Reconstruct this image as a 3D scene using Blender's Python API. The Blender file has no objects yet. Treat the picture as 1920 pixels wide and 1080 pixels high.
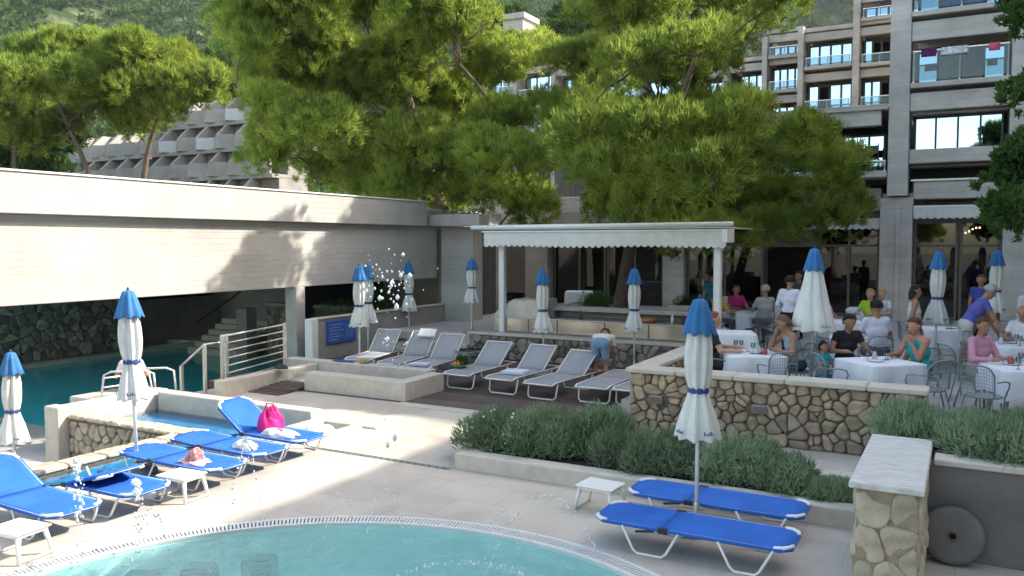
import bpy, math, random
import numpy as np
from mathutils import Vector, Matrix
R = math.radians
sc = bpy.context.scene
C = sc.collection
random.seed(11); rng = np.random.default_rng(11)

# ------------------------------------------------------------ camera, sky, sun, exposure
cam = bpy.data.objects.new('camera', bpy.data.cameras.new('camera'))
C.objects.link(cam); sc.camera = cam
cam.location = (0, 0, 2.9)
cam.rotation_euler = (R(90 - 3.14), 0, R(28.7))
cam.data.sensor_width = 36; cam.data.lens = 36 * 1550 / 1920
cam.data.clip_start = .1; cam.data.clip_end = 4000
SUN_EL = R(38); SUN_AZ = math.atan2(.763, .646)          # azimuth from +Y towards +X
sun_dir = Vector((math.sin(SUN_AZ) * math.cos(SUN_EL), math.cos(SUN_AZ) * math.cos(SUN_EL), math.sin(SUN_EL)))
w = bpy.data.worlds.new('World'); sc.world = w; w.use_nodes = True
nt = w.node_tree; bg = nt.nodes['Background']
sky = nt.nodes.new('ShaderNodeTexSky'); sky.sky_type = 'NISHITA'; sky.sun_disc = False
sky.sun_elevation = SUN_EL; sky.sun_rotation = SUN_AZ; sky.air_density = 1.0; sky.dust_density = 1.6; sky.ozone_density = 1.0
wb = nt.nodes.new('ShaderNodeMix'); wb.data_type = 'RGBA'; wb.blend_type = 'MULTIPLY'; wb.inputs[0].default_value = 1; wb.inputs[7].default_value = (1.13, 1.0, .83, 1)   # camera balanced for the shade
nt.links.new(sky.outputs[0], wb.inputs[6]); nt.links.new(wb.outputs[2], bg.inputs[0]); bg.inputs[1].default_value = .15
sl = bpy.data.lights.new('sun', 'SUN'); sl.energy = 2.35; sl.angle = R(.55); sl.color = (1, .95, .86)
so = bpy.data.objects.new('sun', sl); C.objects.link(so)
so.rotation_euler = sun_dir.to_track_quat('Z', 'Y').to_euler()
sc.view_settings.view_transform = 'Standard'; sc.view_settings.look = 'None'
sc.view_settings.exposure = 2.05; sc.view_settings.gamma = 1
sc.cycles.max_bounces = 7; sc.cycles.diffuse_bounces = 3; sc.cycles.glossy_bounces = 3
sc.cycles.transparent_max_bounces = 10; sc.cycles.transmission_bounces = 4
sc.cycles.caustics_reflective = False; sc.cycles.caustics_refractive = False
sc.cycles.use_denoising = True

# ------------------------------------------------------------ scene helpers
def tag(o, label=None, cat=None, group=None, kind=None):
    if label: o['label'] = label
    if cat: o['category'] = cat
    if group: o['group'] = group
    if kind: o['kind'] = kind
    return o
def empty(name, loc=(0, 0, 0), rz=0, label=None, cat=None, group=None):
    o = bpy.data.objects.new(name, None); o.empty_display_size = .1
    C.objects.link(o); o.location = loc; o.rotation_euler = (0, 0, rz)
    return tag(o, label, cat, group)
def copy_tree(o, parent=None):
    c = o.copy(); C.objects.link(c)
    if parent is not None: c.parent = parent
    for ch in list(o.children): copy_tree(ch, c)
    return c

class MB:
    """collects shapes into one mesh"""
    def __init__(s): s.v = []; s.f = []; s.m = []; s.cur = 0
    def add(s, vs, fs, mi=None):
        b = len(s.v); s.v += [tuple(p) for p in vs]
        s.f += [tuple(i + b for i in f) for f in fs]; s.m += [s.cur if mi is None else mi] * len(fs); return s
    def box(s, x0, x1, y0, y1, z0, z1, c=0, M=None):
        c = min(c, (x1-x0)*.45, (y1-y0)*.45, (z1-z0)*.45)
        if c <= 0:
            vs = [(x, y, z) for z in (z0, z1) for x, y in ((x0, y0), (x1, y0), (x1, y1), (x0, y1))]
            fs = [(3, 2, 1, 0), (4, 5, 6, 7), (0, 1, 5, 4), (1, 2, 6, 5), (2, 3, 7, 6), (3, 0, 4, 7)]
        else:                                            # chamfered box
            rings = []
            for z, k in ((z0, c), (z0 + c, 0), (z1 - c, 0), (z1, c)):
                x_0, x_1, y_0, y_1 = x0 + k, x1 - k, y0 + k, y1 - k
                q = c if k == 0 else c * .6
                rings.append([(x_0+q, y_0, z), (x_1-q, y_0, z), (x_1, y_0+q, z), (x_1, y_1-q, z), (x_1-q, y_1, z), (x_0+q, y_1, z), (x_0, y_1-q, z), (x_0, y_0+q, z)])
            vs = sum(rings, []); fs = [tuple(range(7, -1, -1)), tuple(range(24, 32))]
            for r in range(3):
                for i in range(8): fs.append((r*8+i, r*8+(i+1) % 8, r*8+8+(i+1) % 8, r*8+8+i))
        if M is not None: vs = [M @ Vector(p) for p in vs]
        return s.add(vs, fs)
    def tube(s, pts, r, n=8, cap=True, closed=False):
        pts = [Vector(p) for p in pts]; k = len(pts)
        rs = r if isinstance(r, (list, tuple)) else [r] * k
        vs = []; up = None
        for i, p in enumerate(pts):
            a = pts[(i-1) % k] if (i or closed) else p; b = pts[(i+1) % k] if (i < k-1 or closed) else p
            d = (b - a).normalized() if (b - a).length > 1e-9 else Vector((0, 0, 1))
            if up is None:
                up = Vector((0, 0, 1)) if abs(d.z) < .9 else Vector((1, 0, 0))
            up = (up - d * up.dot(d)); up = up.normalized() if up.length > 1e-6 else d.orthogonal().normalized()
            sd = d.cross(up)
            for j in range(n):
                t = 2*math.pi*j/n; vs.append(p + (sd*math.cos(t) + up*math.sin(t)) * rs[i])
        fs = []
        for i in range(k if closed else k-1):
            o = (i+1) % k
            for j in range(n): fs.append((i*n+j, i*n+(j+1) % n, o*n+(j+1) % n, o*n+j))
        if cap and not closed: fs += [tuple(range(n-1, -1, -1)), tuple((k-1)*n+j for j in range(n))]
        return s.add(vs, fs)
    def lathe(s, prof, n=20, c=(0, 0, 0), mod=None, cap=True):
        vs = []
        for (r, z) in prof:
            for j in range(n):
                t = 2*math.pi*j/n; q = r * (mod(t, z) if mod else 1)
                vs.append((c[0]+q*math.cos(t), c[1]+q*math.sin(t), c[2]+z))
        fs = [(i*n+j, i*n+(j+1) % n, (i+1)*n+(j+1) % n, (i+1)*n+j) for i in range(len(prof)-1) for j in range(n)]
        if cap: fs += [tuple(range(n-1, -1, -1)), tuple((len(prof)-1)*n+j for j in range(n))]
        return s.add(vs, fs)
    def prism(s, poly, z0, z1):
        n = len(poly); vs = [(x, y, z0) for x, y in poly] + [(x, y, z1) for x, y in poly]
        return s.add(vs, [tuple(range(n-1, -1, -1)), tuple(range(n, 2*n))] + [(i, (i+1) % n, n+(i+1) % n, n+i) for i in range(n)])
    def slab(s, top, th, M=None):                         # sheet from a grid of points with thickness along -z
        ny, nx = len(top), len(top[0]); fl = [Vector(p) for r in top for p in r]
        vs = fl + [p - Vector((0, 0, th)) for p in fl]; N = nx*ny; fs = []
        for j in range(ny-1):
            for i in range(nx-1):
                a = j*nx+i; fs += [(a, a+1, a+nx+1, a+nx), (N+a+nx, N+a+nx+1, N+a+1, N+a)]
        for i in range(nx-1):
            fs += [(i+1, i, N+i, N+i+1), ((ny-1)*nx+i, (ny-1)*nx+i+1, N+(ny-1)*nx+i+1, N+(ny-1)*nx+i)]
        for j in range(ny-1):
            fs += [(j*nx, (j+1)*nx, N+(j+1)*nx, N+j*nx), ((j+1)*nx+nx-1, j*nx+nx-1, N+j*nx+nx-1, N+(j+1)*nx+nx-1)]
        if M is not None: vs = [M @ p for p in vs]
        return s.add(vs, fs)
    def mesh(s, name, mats, smooth=False):
        me = bpy.data.meshes.new(name); me.from_pydata(s.v, [], s.f)
        for m in (mats if isinstance(mats, (list, tuple)) else [mats]): me.materials.append(m)
        if any(s.m): me.polygons.foreach_set('material_index', s.m)
        if smooth: me.polygons.foreach_set('use_smooth', [True] * len(s.f))
        me.update(); return me
    def build(s, name, mats, parent=None, smooth=False, loc=None, rz=None):
        o = bpy.data.objects.new(name, s.mesh(name, mats, smooth)); C.objects.link(o)
        if parent is not None: o.parent = parent
        if loc is not None: o.location = loc
        if rz is not None: o.rotation_euler = (0, 0, rz)
        return o
def box(name, m, dims, parent=None, c=.008):
    return MB().box(*dims, c=c).build(name, m, parent)
def inst(name, me, parent=None, loc=(0, 0, 0), rot=(0, 0, 0), scale=None):
    o = bpy.data.objects.new(name, me); C.objects.link(o)
    if parent is not None: o.parent = parent
    o.location = loc; o.rotation_euler = rot
    if scale: o.scale = scale
    return o
def np_mesh(name, V, F3, mats, mi=None, smooth=False):
    me = bpy.data.meshes.new(name); n = len(F3); V = np.asarray(V, np.float32); F3 = np.asarray(F3, np.int32)
    k = F3.shape[1]
    me.vertices.add(len(V)); me.vertices.foreach_set('co', V.ravel())
    me.loops.add(n*k); me.loops.foreach_set('vertex_index', F3.ravel())
    me.polygons.add(n); me.polygons.foreach_set('loop_start', np.arange(0, n*k, k, dtype=np.int32))
    for m in (mats if isinstance(mats, (list, tuple)) else [mats]): me.materials.append(m)
    if mi is not None: me.polygons.foreach_set('material_index', np.asarray(mi, np.int32))
    if smooth: me.polygons.foreach_set('use_smooth', np.ones(n, bool))
    me.update(calc_edges=True); return me

# ------------------------------------------------------------ materials
def mat(name, col, rough=.6, var=.12, scale=5, bump=0, bscale=None, metal=0, rnd=0, col2=None, spec=.4, stretch=None, world=False, detail=4, emit=0, stain=0, hue=0):
    m = bpy.data.materials.new(name); m.use_nodes = True; t = m.node_tree; N, L = t.nodes, t.links
    b = N['Principled BSDF']; b.inputs['Roughness'].default_value = rough; b.inputs['Metallic'].default_value = metal
    b.inputs['Specular IOR Level'].default_value = spec
    if world:
        g = N.new('ShaderNodeNewGeometry'); co = g.outputs['Position']
    else:
        g = N.new('ShaderNodeTexCoord'); co = g.outputs['Object']
    if stretch:
        mp = N.new('ShaderNodeMapping'); mp.inputs['Scale'].default_value = stretch; L.new(co, mp.inputs[0]); co = mp.outputs[0]
    nz = N.new('ShaderNodeTexNoise'); nz.inputs['Scale'].default_value = scale; nz.inputs['Detail'].default_value = detail; nz.inputs['Roughness'].default_value = .6
    L.new(co, nz.inputs['Vector'])
    cr = N.new('ShaderNodeValToRGB'); cr.color_ramp.elements[0].position = .3; cr.color_ramp.elements[1].position = .7
    a = tuple(c*(1-var) for c in col); z = col2 if col2 else tuple(min(1, c*(1+var)) for c in col)
    cr.color_ramp.elements[0].color = (*a, 1); cr.color_ramp.elements[1].color = (*z, 1)
    L.new(nz.outputs['Fac'], cr.inputs[0]); out = cr.outputs[0]
    if stain:
        n2 = N.new('ShaderNodeTexNoise'); n2.inputs['Scale'].default_value = scale*.13; n2.inputs['Detail'].default_value = 6; n2.inputs['Roughness'].default_value = .7
        L.new(co, n2.inputs['Vector'])
        r2 = N.new('ShaderNodeMapRange'); r2.inputs[1].default_value = .38; r2.inputs[2].default_value = .68; r2.inputs[3].default_value = 1; r2.inputs[4].default_value = 1-stain
        L.new(n2.outputs['Fac'], r2.inputs[0])
        mx = N.new('ShaderNodeMix'); mx.data_type = 'RGBA'; mx.blend_type = 'MULTIPLY'; mx.inputs[0].default_value = 1
        L.new(out, mx.inputs[6]); L.new(r2.outputs[0], mx.inputs[7]); out = mx.outputs[2]
    if rnd or hue:
        oi = N.new('ShaderNodeObjectInfo'); hs = N.new('ShaderNodeHueSaturation')
        mr = N.new('ShaderNodeMapRange'); mr.inputs[3].default_value = 1-rnd; mr.inputs[4].default_value = 1+rnd
        L.new(oi.outputs['Random'], mr.inputs[0]); L.new(mr.outputs[0], hs.inputs['Value'])
        if hue:
            m2 = N.new('ShaderNodeMapRange'); m2.inputs[3].default_value = .5-hue; m2.inputs[4].default_value = .5+hue
            mm = N.new('ShaderNodeMath'); mm.operation = 'MULTIPLY'; mm.inputs[1].default_value = 7.31; mf = N.new('ShaderNodeMath'); mf.operation = 'FRACT'
            L.new(oi.outputs['Random'], mm.inputs[0]); L.new(mm.outputs[0], mf.inputs[0]); L.new(mf.outputs[0], m2.inputs[0]); L.new(m2.outputs[0], hs.inputs['Hue'])
        L.new(out, hs.inputs['Color']); out = hs.outputs[0]
    L.new(out, b.inputs['Base Color'])
    if bump:
        n3 = N.new('ShaderNodeTexNoise'); n3.inputs['Scale'].default_value = bscale or scale*4; n3.inputs['Detail'].default_value = 5
        L.new(co, n3.inputs['Vector'])
        bp = N.new('ShaderNodeBump'); bp.inputs['Strength'].default_value = bump; bp.inputs['Distance'].default_value = .02
        L.new(n3.outputs['Fac'], bp.inputs['Height']); L.new(bp.outputs[0], b.inputs['Normal'])
    if emit:
        b.inputs['Emission Color'].default_value = (*col, 1); b.inputs['Emission Strength'].default_value = emit
    return m
def leaf_mat(name, a, b, trans=.45, scale=1.2, rnd=.12):
    m = bpy.data.materials.new(name); m.use_nodes = True; t = m.node_tree; N, L = t.nodes, t.links
    for n in list(N): N.remove(n)
    o = N.new('ShaderNodeOutputMaterial'); tc = N.new('ShaderNodeTexCoord')
    nz = N.new('ShaderNodeTexNoise'); nz.inputs['Scale'].default_value = scale; nz.inputs['Detail'].default_value = 5; nz.inputs['Roughness'].default_value = .7
    L.new(tc.outputs['Object'], nz.inputs['Vector'])
    cr = N.new('ShaderNodeValToRGB'); cr.color_ramp.elements[0].position = .35; cr.color_ramp.elements[1].position = .68
    cr.color_ramp.elements[0].color = (*a, 1); cr.color_ramp.elements[1].color = (*b, 1); L.new(nz.outputs['Fac'], cr.inputs[0])
    oi = N.new('ShaderNodeObjectInfo'); mr = N.new('ShaderNodeMapRange'); mr.inputs[3].default_value = 1-rnd; mr.inputs[4].default_value = 1+rnd
    L.new(oi.outputs['Random'], mr.inputs[0]); hs = N.new('ShaderNodeHueSaturation'); L.new(mr.outputs[0], hs.inputs['Value']); L.new(cr.outputs[0], hs.inputs['Color'])
    d = N.new('ShaderNodeBsdfDiffuse'); tr = N.new('ShaderNodeBsdfTranslucent'); mx = N.new('ShaderNodeMixShader'); mx.inputs[0].default_value = trans
    L.new(hs.outputs[0], d.inputs[0]); L.new(hs.outputs[0], tr.inputs[0]); L.new(d.outputs[0], mx.inputs[1]); L.new(tr.outputs[0], mx.inputs[2])
    L.new(mx.outputs[0], o.inputs[0]); return m
def glass_mat(name, tint, ior=1.4, rough=.02, ripple=0, rscale=6, milky=None):
    """clear sheet: tinted see-through under a mirror reflection by Fresnel"""
    m = bpy.data.materials.new(name); m.use_nodes = True; t = m.node_tree; N, L = t.nodes, t.links
    for n in list(N): N.remove(n)
    o = N.new('ShaderNodeOutputMaterial'); tr = N.new('ShaderNodeBsdfTransparent'); tr.inputs[0].default_value = (*tint, 1)
    gl = N.new('ShaderNodeBsdfGlossy'); gl.inputs['Roughness'].default_value = rough
    fr = N.new('ShaderNodeFresnel'); fr.inputs[0].default_value = ior; mx = N.new('ShaderNodeMixShader')
    if ripple:
        g = N.new('ShaderNodeNewGeometry'); mp = N.new('ShaderNodeMapping'); mp.inputs['Scale'].default_value = (1, 1, 1); L.new(g.outputs['Position'], mp.inputs[0])
        nz = N.new('ShaderNodeTexNoise'); nz.inputs['Scale'].default_value = rscale; nz.inputs['Detail'].default_value = 4; nz.inputs['Distortion'].default_value = .6; L.new(mp.outputs[0], nz.inputs['Vector'])
        bp = N.new('ShaderNodeBump'); bp.inputs['Strength'].default_value = ripple; bp.inputs['Distance'].default_value = .05; L.new(nz.outputs['Fac'], bp.inputs['Height'])
        L.new(bp.outputs[0], gl.inputs['Normal']); L.new(bp.outputs[0], fr.inputs['Normal'])
    if milky:                                            # light scattered back by churned water
        df = N.new('ShaderNodeBsdfDiffuse'); df.inputs[0].default_value = (*milky[1], 1); m2 = N.new('ShaderNodeMixShader'); m2.inputs[0].default_value = milky[0]
        L.new(tr.outputs[0], m2.inputs[1]); L.new(df.outputs[0], m2.inputs[2]); tr = m2
        if ripple: L.new(bp.outputs[0], df.inputs['Normal'])
    L.new(fr.outputs[0], mx.inputs[0]); L.new(tr.outputs[0], mx.inputs[1]); L.new(gl.outputs[0], mx.inputs[2]); L.new(mx.outputs[0], o.inputs[0]); return m

def board_concrete(name, col, axis, board=.13, contrast=.025, stain=.2):
    """concrete cast against sawn boards: relief lines along the boards, blotches and streaks"""
    m = bpy.data.materials.new(name); m.use_nodes = True; t = m.node_tree; N, L = t.nodes, t.links
    b = N['Principled BSDF']; b.inputs['Roughness'].default_value = .85; b.inputs['Specular IOR Level'].default_value = .25
    g = N.new('ShaderNodeNewGeometry'); sp = N.new('ShaderNodeSeparateXYZ'); L.new(g.outputs['Position'], sp.inputs[0])
    cb = N.new('ShaderNodeCombineXYZ'); L.new(sp.outputs['Y' if axis == 'Y' else 'X'], cb.inputs[0]); L.new(sp.outputs['Z'], cb.inputs[1])
    br = N.new('ShaderNodeTexBrick'); br.inputs['Scale'].default_value = 1; br.inputs['Brick Width'].default_value = 2.6; br.inputs['Row Height'].default_value = board
    br.inputs['Mortar Size'].default_value = .006; br.inputs['Mortar Smooth'].default_value = .3; br.inputs['Bias'].default_value = 0
    c1 = tuple(c*(1-contrast) for c in col); c2 = tuple(min(1, c*(1+contrast*.6)) for c in col)
    br.inputs['Color1'].default_value = (*c1, 1); br.inputs['Color2'].default_value = (*c2, 1); br.inputs['Mortar'].default_value = (*[c*.94 for c in col], 1)
    L.new(cb.outputs[0], br.inputs['Vector'])
    mp = N.new('ShaderNodeMapping'); mp.inputs['Scale'].default_value = (.7, 7, 1); L.new(cb.outputs[0], mp.inputs[0])
    gr = N.new('ShaderNodeTexNoise'); gr.inputs['Scale'].default_value = 3; gr.inputs['Detail'].default_value = 8; gr.inputs['Roughness'].default_value = .75; L.new(mp.outputs[0], gr.inputs['Vector'])
    st = N.new('ShaderNodeTexNoise'); st.inputs['Scale'].default_value = .55; st.inputs['Detail'].default_value = 7; st.inputs['Roughness'].default_value = .65; L.new(cb.outputs[0], st.inputs['Vector'])
    r1 = N.new('ShaderNodeMapRange'); r1.inputs[1].default_value = .3; r1.inputs[2].default_value = .75; r1.inputs[3].default_value = 1-stain*.4; r1.inputs[4].default_value = 1.06; L.new(gr.outputs['Fac'], r1.inputs[0])
    r2 = N.new('ShaderNodeMapRange'); r2.inputs[1].default_value = .35; r2.inputs[2].default_value = .65; r2.inputs[3].default_value = 1-stain; r2.inputs[4].default_value = 1.05; L.new(st.outputs['Fac'], r2.inputs[0])
    ml = N.new('ShaderNodeMath'); ml.operation = 'MULTIPLY'; L.new(r1.outputs[0], ml.inputs[0]); L.new(r2.outputs[0], ml.inputs[1])
    mx = N.new('ShaderNodeMix'); mx.data_type = 'RGBA'; mx.blend_type = 'MULTIPLY'; mx.inputs[0].default_value = 1
    L.new(br.outputs['Color'], mx.inputs[6]); L.new(ml.outputs[0], mx.inputs[7]); L.new(mx.outputs[2], b.inputs['Base Color'])
    sm = N.new('ShaderNodeMath'); sm.operation = 'SUBTRACT'; L.new(gr.outputs['Fac'], sm.inputs[0]); L.new(br.outputs['Fac'], sm.inputs[1])
    bp = N.new('ShaderNodeBump'); bp.inputs['Strength'].default_value = .5; bp.inputs['Distance'].default_value = .012
    L.new(sm.outputs[0], bp.inputs['Height']); L.new(bp.outputs[0], b.inputs['Normal']); return m

def paving(name, col, sx, sy, joint=.014, stain=.24, rough=.55):
    """large stone flags: thin joints, tone change from flag to flag, water stains"""
    m = bpy.data.materials.new(name); m.use_nodes = True; t = m.node_tree; N, L = t.nodes, t.links
    b = N['Principled BSDF']; b.inputs['Roughness'].default_value = rough; b.inputs['Specular IOR Level'].default_value = .35
    g = N.new('ShaderNodeNewGeometry')
    br = N.new('ShaderNodeTexBrick'); br.inputs['Scale'].default_value = 1; br.inputs['Brick Width'].default_value = sx; br.inputs['Row Height'].default_value = sy
    br.inputs['Mortar Size'].default_value = joint*.5; br.inputs['Mortar Smooth'].default_value = .4
    br.inputs['Color1'].default_value = (*[c*.94 for c in col], 1); br.inputs['Color2'].default_value = (*[min(1, c*1.05) for c in col], 1); br.inputs['Mortar'].default_value = (*[c*.80 for c in col], 1)
    L.new(g.outputs['Position'], br.inputs['Vector'])
    n1 = N.new('ShaderNodeTexNoise'); n1.inputs['Scale'].default_value = .8; n1.inputs['Detail'].default_value = 7; n1.inputs['Roughness'].default_value = .68; L.new(g.outputs['Position'], n1.inputs['Vector'])
    r = N.new('ShaderNodeMapRange'); r.inputs[1].default_value = .32; r.inputs[2].default_value = .68; r.inputs[3].default_value = 1-stain; r.inputs[4].default_value = 1.05; L.new(n1.outputs['Fac'], r.inputs[0])
    n2 = N.new('ShaderNodeTexNoise'); n2.inputs['Scale'].default_value = 26; n2.inputs['Detail'].default_value = 4; L.new(g.outputs['Position'], n2.inputs['Vector'])
    r2 = N.new('ShaderNodeMapRange'); r2.inputs[3].default_value = .92; r2.inputs[4].default_value = 1.08; L.new(n2.outputs['Fac'], r2.inputs[0])
    ml = N.new('ShaderNodeMath'); ml.operation = 'MULTIPLY'; L.new(r.outputs[0], ml.inputs[0]); L.new(r2.outputs[0], ml.inputs[1])
    mx = N.new('ShaderNodeMix'); mx.data_type = 'RGBA'; mx.blend_type = 'MULTIPLY'; mx.inputs[0].default_value = 1
    L.new(br.outputs['Color'], mx.inputs[6]); L.new(ml.outputs[0], mx.inputs[7]); L.new(mx.outputs[2], b.inputs['Base Color'])
    r3 = N.new('ShaderNodeMapRange'); r3.inputs[1].default_value = .35; r3.inputs[2].default_value = .6; r3.inputs[3].default_value = rough-.2; r3.inputs[4].default_value = rough+.2; L.new(n1.outputs['Fac'], r3.inputs[0]); L.new(r3.outputs[0], b.inputs['Roughness'])
    bp = N.new('ShaderNodeBump'); bp.inputs['Strength'].default_value = .25; bp.inputs['Distance'].default_value = .004; L.new(n2.outputs['Fac'], bp.inputs['Height']); L.new(bp.outputs[0], b.inputs['Normal'])
    return m

M = {}
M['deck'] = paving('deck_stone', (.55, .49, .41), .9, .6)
M['terrace_flags'] = paving('terrace_stone', (.46, .44, .42), .6, .6)  # greyer, slightly darker square flags than those of the pool deck
M['coping'] = mat('pale_stone_coping', (.56, .51, .43), .6, .1, 6, .25, 40, world=True, stain=.15)
M['rough_coping'] = mat('rough_stone_coping', (.46, .37, .25), .9, .4, 9, 1.0, 30, col2=(.66, .58, .45), world=True)
M['mortar'] = mat('dark_mortar', (.17, .138, .10), .95, .25, 12, .6, 40, world=True)
M['sand_mortar'] = mat('sand_mortar', (.30, .24, .165), .95, .25, 12, .6, 40, world=True)
M['stone'] = mat('honey_field_stone', (.35, .265, .165), .85, .3, 5, .8, 28, rnd=.32, col2=(.50, .41, .30), hue=.018)
M['stone_grey'] = mat('grey_field_stone', (.25, .215, .165), .9, .3, 5, .8, 28, rnd=.4, col2=(.36, .32, .26), hue=.02)
M['stone_pale'] = mat('pale_block_stone', (.42, .35, .25), .85, .25, 4, .8, 22, rnd=.22, col2=(.52, .46, .36), hue=.012)
M['concrete_wall'] = board_concrete('sunlit_board_concrete', (.50, .475, .43), 'Y')
M['concrete'] = board_concrete('grey_board_concrete', (.64, .59, .535), 'X', .16, .07, .3)
M['concrete_warm'] = board_concrete('warm_board_concrete', (.52, .46, .40), 'X', .16, .07, .3)
M['concrete_plain'] = mat('plain_concrete', (.45, .42, .38), .85, .14, 3, .3, 20, world=True, stain=.3)
M['render_grey'] = mat('grey_render', (.34, .32, .30), .85, .1, 2.5, .3, 30, world=True, stain=.35)
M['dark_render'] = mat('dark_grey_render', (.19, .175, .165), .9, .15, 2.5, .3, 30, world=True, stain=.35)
M['wood'] = mat('dark_deck_wood', (.095, .062, .05), .6, .35, 3, .4, 20, rnd=.28, stretch=(.35, 6, 6), col2=(.15, .105, .085))
M['blue_fabric'] = mat('blue_sling_fabric', (.024, .125, .47), .8, .16, 2.5, .12, 300, spec=.25)
M['grey_fabric'] = mat('grey_sling_fabric', (.30, .30, .315), .8, .06, 4, .1, 300, spec=.2)
M['white_paint'] = mat('white_frame_paint', (.74, .73, .70), .35, .05, 6)
M['white_plastic'] = mat('white_plastic', (.76, .76, .72), .4, .05, 5, stain=.1)
M['alu'] = mat('brushed_metal', (.62, .61, .58), .3, .08, 10, metal=.85)
M['rail_steel'] = mat('satin_steel', (.55, .53, .49), .35, .1, 10, metal=.8)
M['black'] = mat('black_plastic', (.02, .02, .022), .5, .2, 10)
M['canopy'] = mat('white_canopy_cloth', (.66, .655, .60), .85, .08, 4, .1, 120, rnd=.05, stain=.12)
M['canopy_blue'] = mat('blue_canopy_cloth', (.03, .145, .34), .75, .15, 5, .1, 120, rnd=.1)
M['navy'] = mat('navy_strap', (.03, .06, .22), .7)
M['cloth'] = mat('white_table_cloth', (.70, .71, .74), .85, .05, 4, .12, 90)
M['towel'] = mat('white_towel', (.78, .75, .69), .95, .1, 14, .8, 120)
M['towel_red'] = mat('red_print_towel', (.62, .07, .10), .95, .3, 22, .8, 120, col2=(.80, .55, .50))
M['pink'] = mat('pink_beach_bag', (.70, .012, .19), .6, .2, 6, .4, 30)
M['pool_tile'] = mat('turquoise_pool_tile', (.60, .92, .89), .4, .1, 3, world=True, col2=(.74, .95, .93))
M['pool_deep'] = mat('deep_teal_pool', (.05, .50, .54), .4, .2, .8, world=True, col2=(.07, .60, .60))
M['blue_paint'] = mat('blue_channel_paint', (.04, .27, .60), .5, .2, 2, world=True, col2=(.07, .36, .68))
M['water'] = glass_mat('pool_water', (.93, .995, .99), 1.33, .02, 1.0, 4.0, milky=(.34, (.38, .83, .77)))
M['water_calm'] = glass_mat('calm_pool_water', (.8, .95, .95), 1.25, .02, .2, 3.5)
def deep_water(name, col, col2):
    m = mat(name, col, .05, .1, .5, .25, 2.5, col2=col2, spec=.5, world=True); m.node_tree.nodes['Principled BSDF'].inputs['IOR'].default_value = 1.33; return m
M['deep_water'] = deep_water('deep_teal_water', (.055, .58, .66), (.07, .66, .70))
M['grate'] = mat('white_overflow_grate', (.62, .62, .60), .5, .05)
M['dark'] = mat('painted_dark', (.012, .012, .013), .8)  # near-black colour standing in for shade inside openings
M['drop'] = bpy.data.materials.new('water_drop'); M['drop'].use_nodes = True
_b = M['drop'].node_tree.nodes['Principled BSDF']; _b.inputs['Base Color'].default_value = (.97, .98, .98, 1); _b.inputs['Roughness'].default_value = .08; _b.inputs['Transmission Weight'].default_value = .3; _b.inputs['IOR'].default_value = 1.33
M['needles'] = leaf_mat('pine_needles', (.125, .205, .04), (.42, .485, .09), .55, .9)
M['needles_dark'] = leaf_mat('dark_pine_needles', (.04, .09, .025), (.11, .18, .045), .35, .5)
M['bush'] = leaf_mat('rosemary_leaves', (.15, .225, .13), (.32, .40, .25), .3, 3, .24)
M['scrub'] = leaf_mat('hillside_leaves', (.03, .062, .022), (.085, .13, .045), .25, .06)
M['bark'] = mat('pine_bark', (.14, .10, .075), .95, .4, 8, 1.0, 30, stretch=(1, 1, .3))
M['soil'] = mat('dark_soil', (.06, .045, .035), .95, .4, 10, 1.0, 40, world=True)
M['window_glass'] = mat('window_glass', (.42, .54, .64), .02, .05, 2, spec=1.0, metal=1)
M['window_glass'].node_tree.nodes['Principled BSDF'].inputs['IOR'].default_value = 2.6
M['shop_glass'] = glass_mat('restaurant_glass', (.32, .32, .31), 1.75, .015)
M['balustrade'] = glass_mat('balustrade_glass', (.62, .72, .74), 1.5, .03)
M['frame_dark'] = mat('dark_window_frame', (.055, .05, .047), .5)
M['frame_brown'] = mat('brown_window_frame', (.14, .12, .10), .55, .15)
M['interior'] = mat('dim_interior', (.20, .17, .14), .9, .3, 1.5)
M['tent'] = mat('cream_cover_cloth', (.56, .52, .43), .85, .1, 5, .2, 60)
M['steel_panel'] = mat('stainless_panel', (.60, .56, .50), .22, .1, 3, metal=.9, bump=.06, bscale=8)
M['chair_metal'] = mat('grey_green_chair_metal', (.22, .25, .25), .45, .1, 10, metal=.3)
M['curtain'] = mat('pale_curtain', (.50, .46, .38), .9, .15, 3, stretch=(8, 8, .3))
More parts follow.
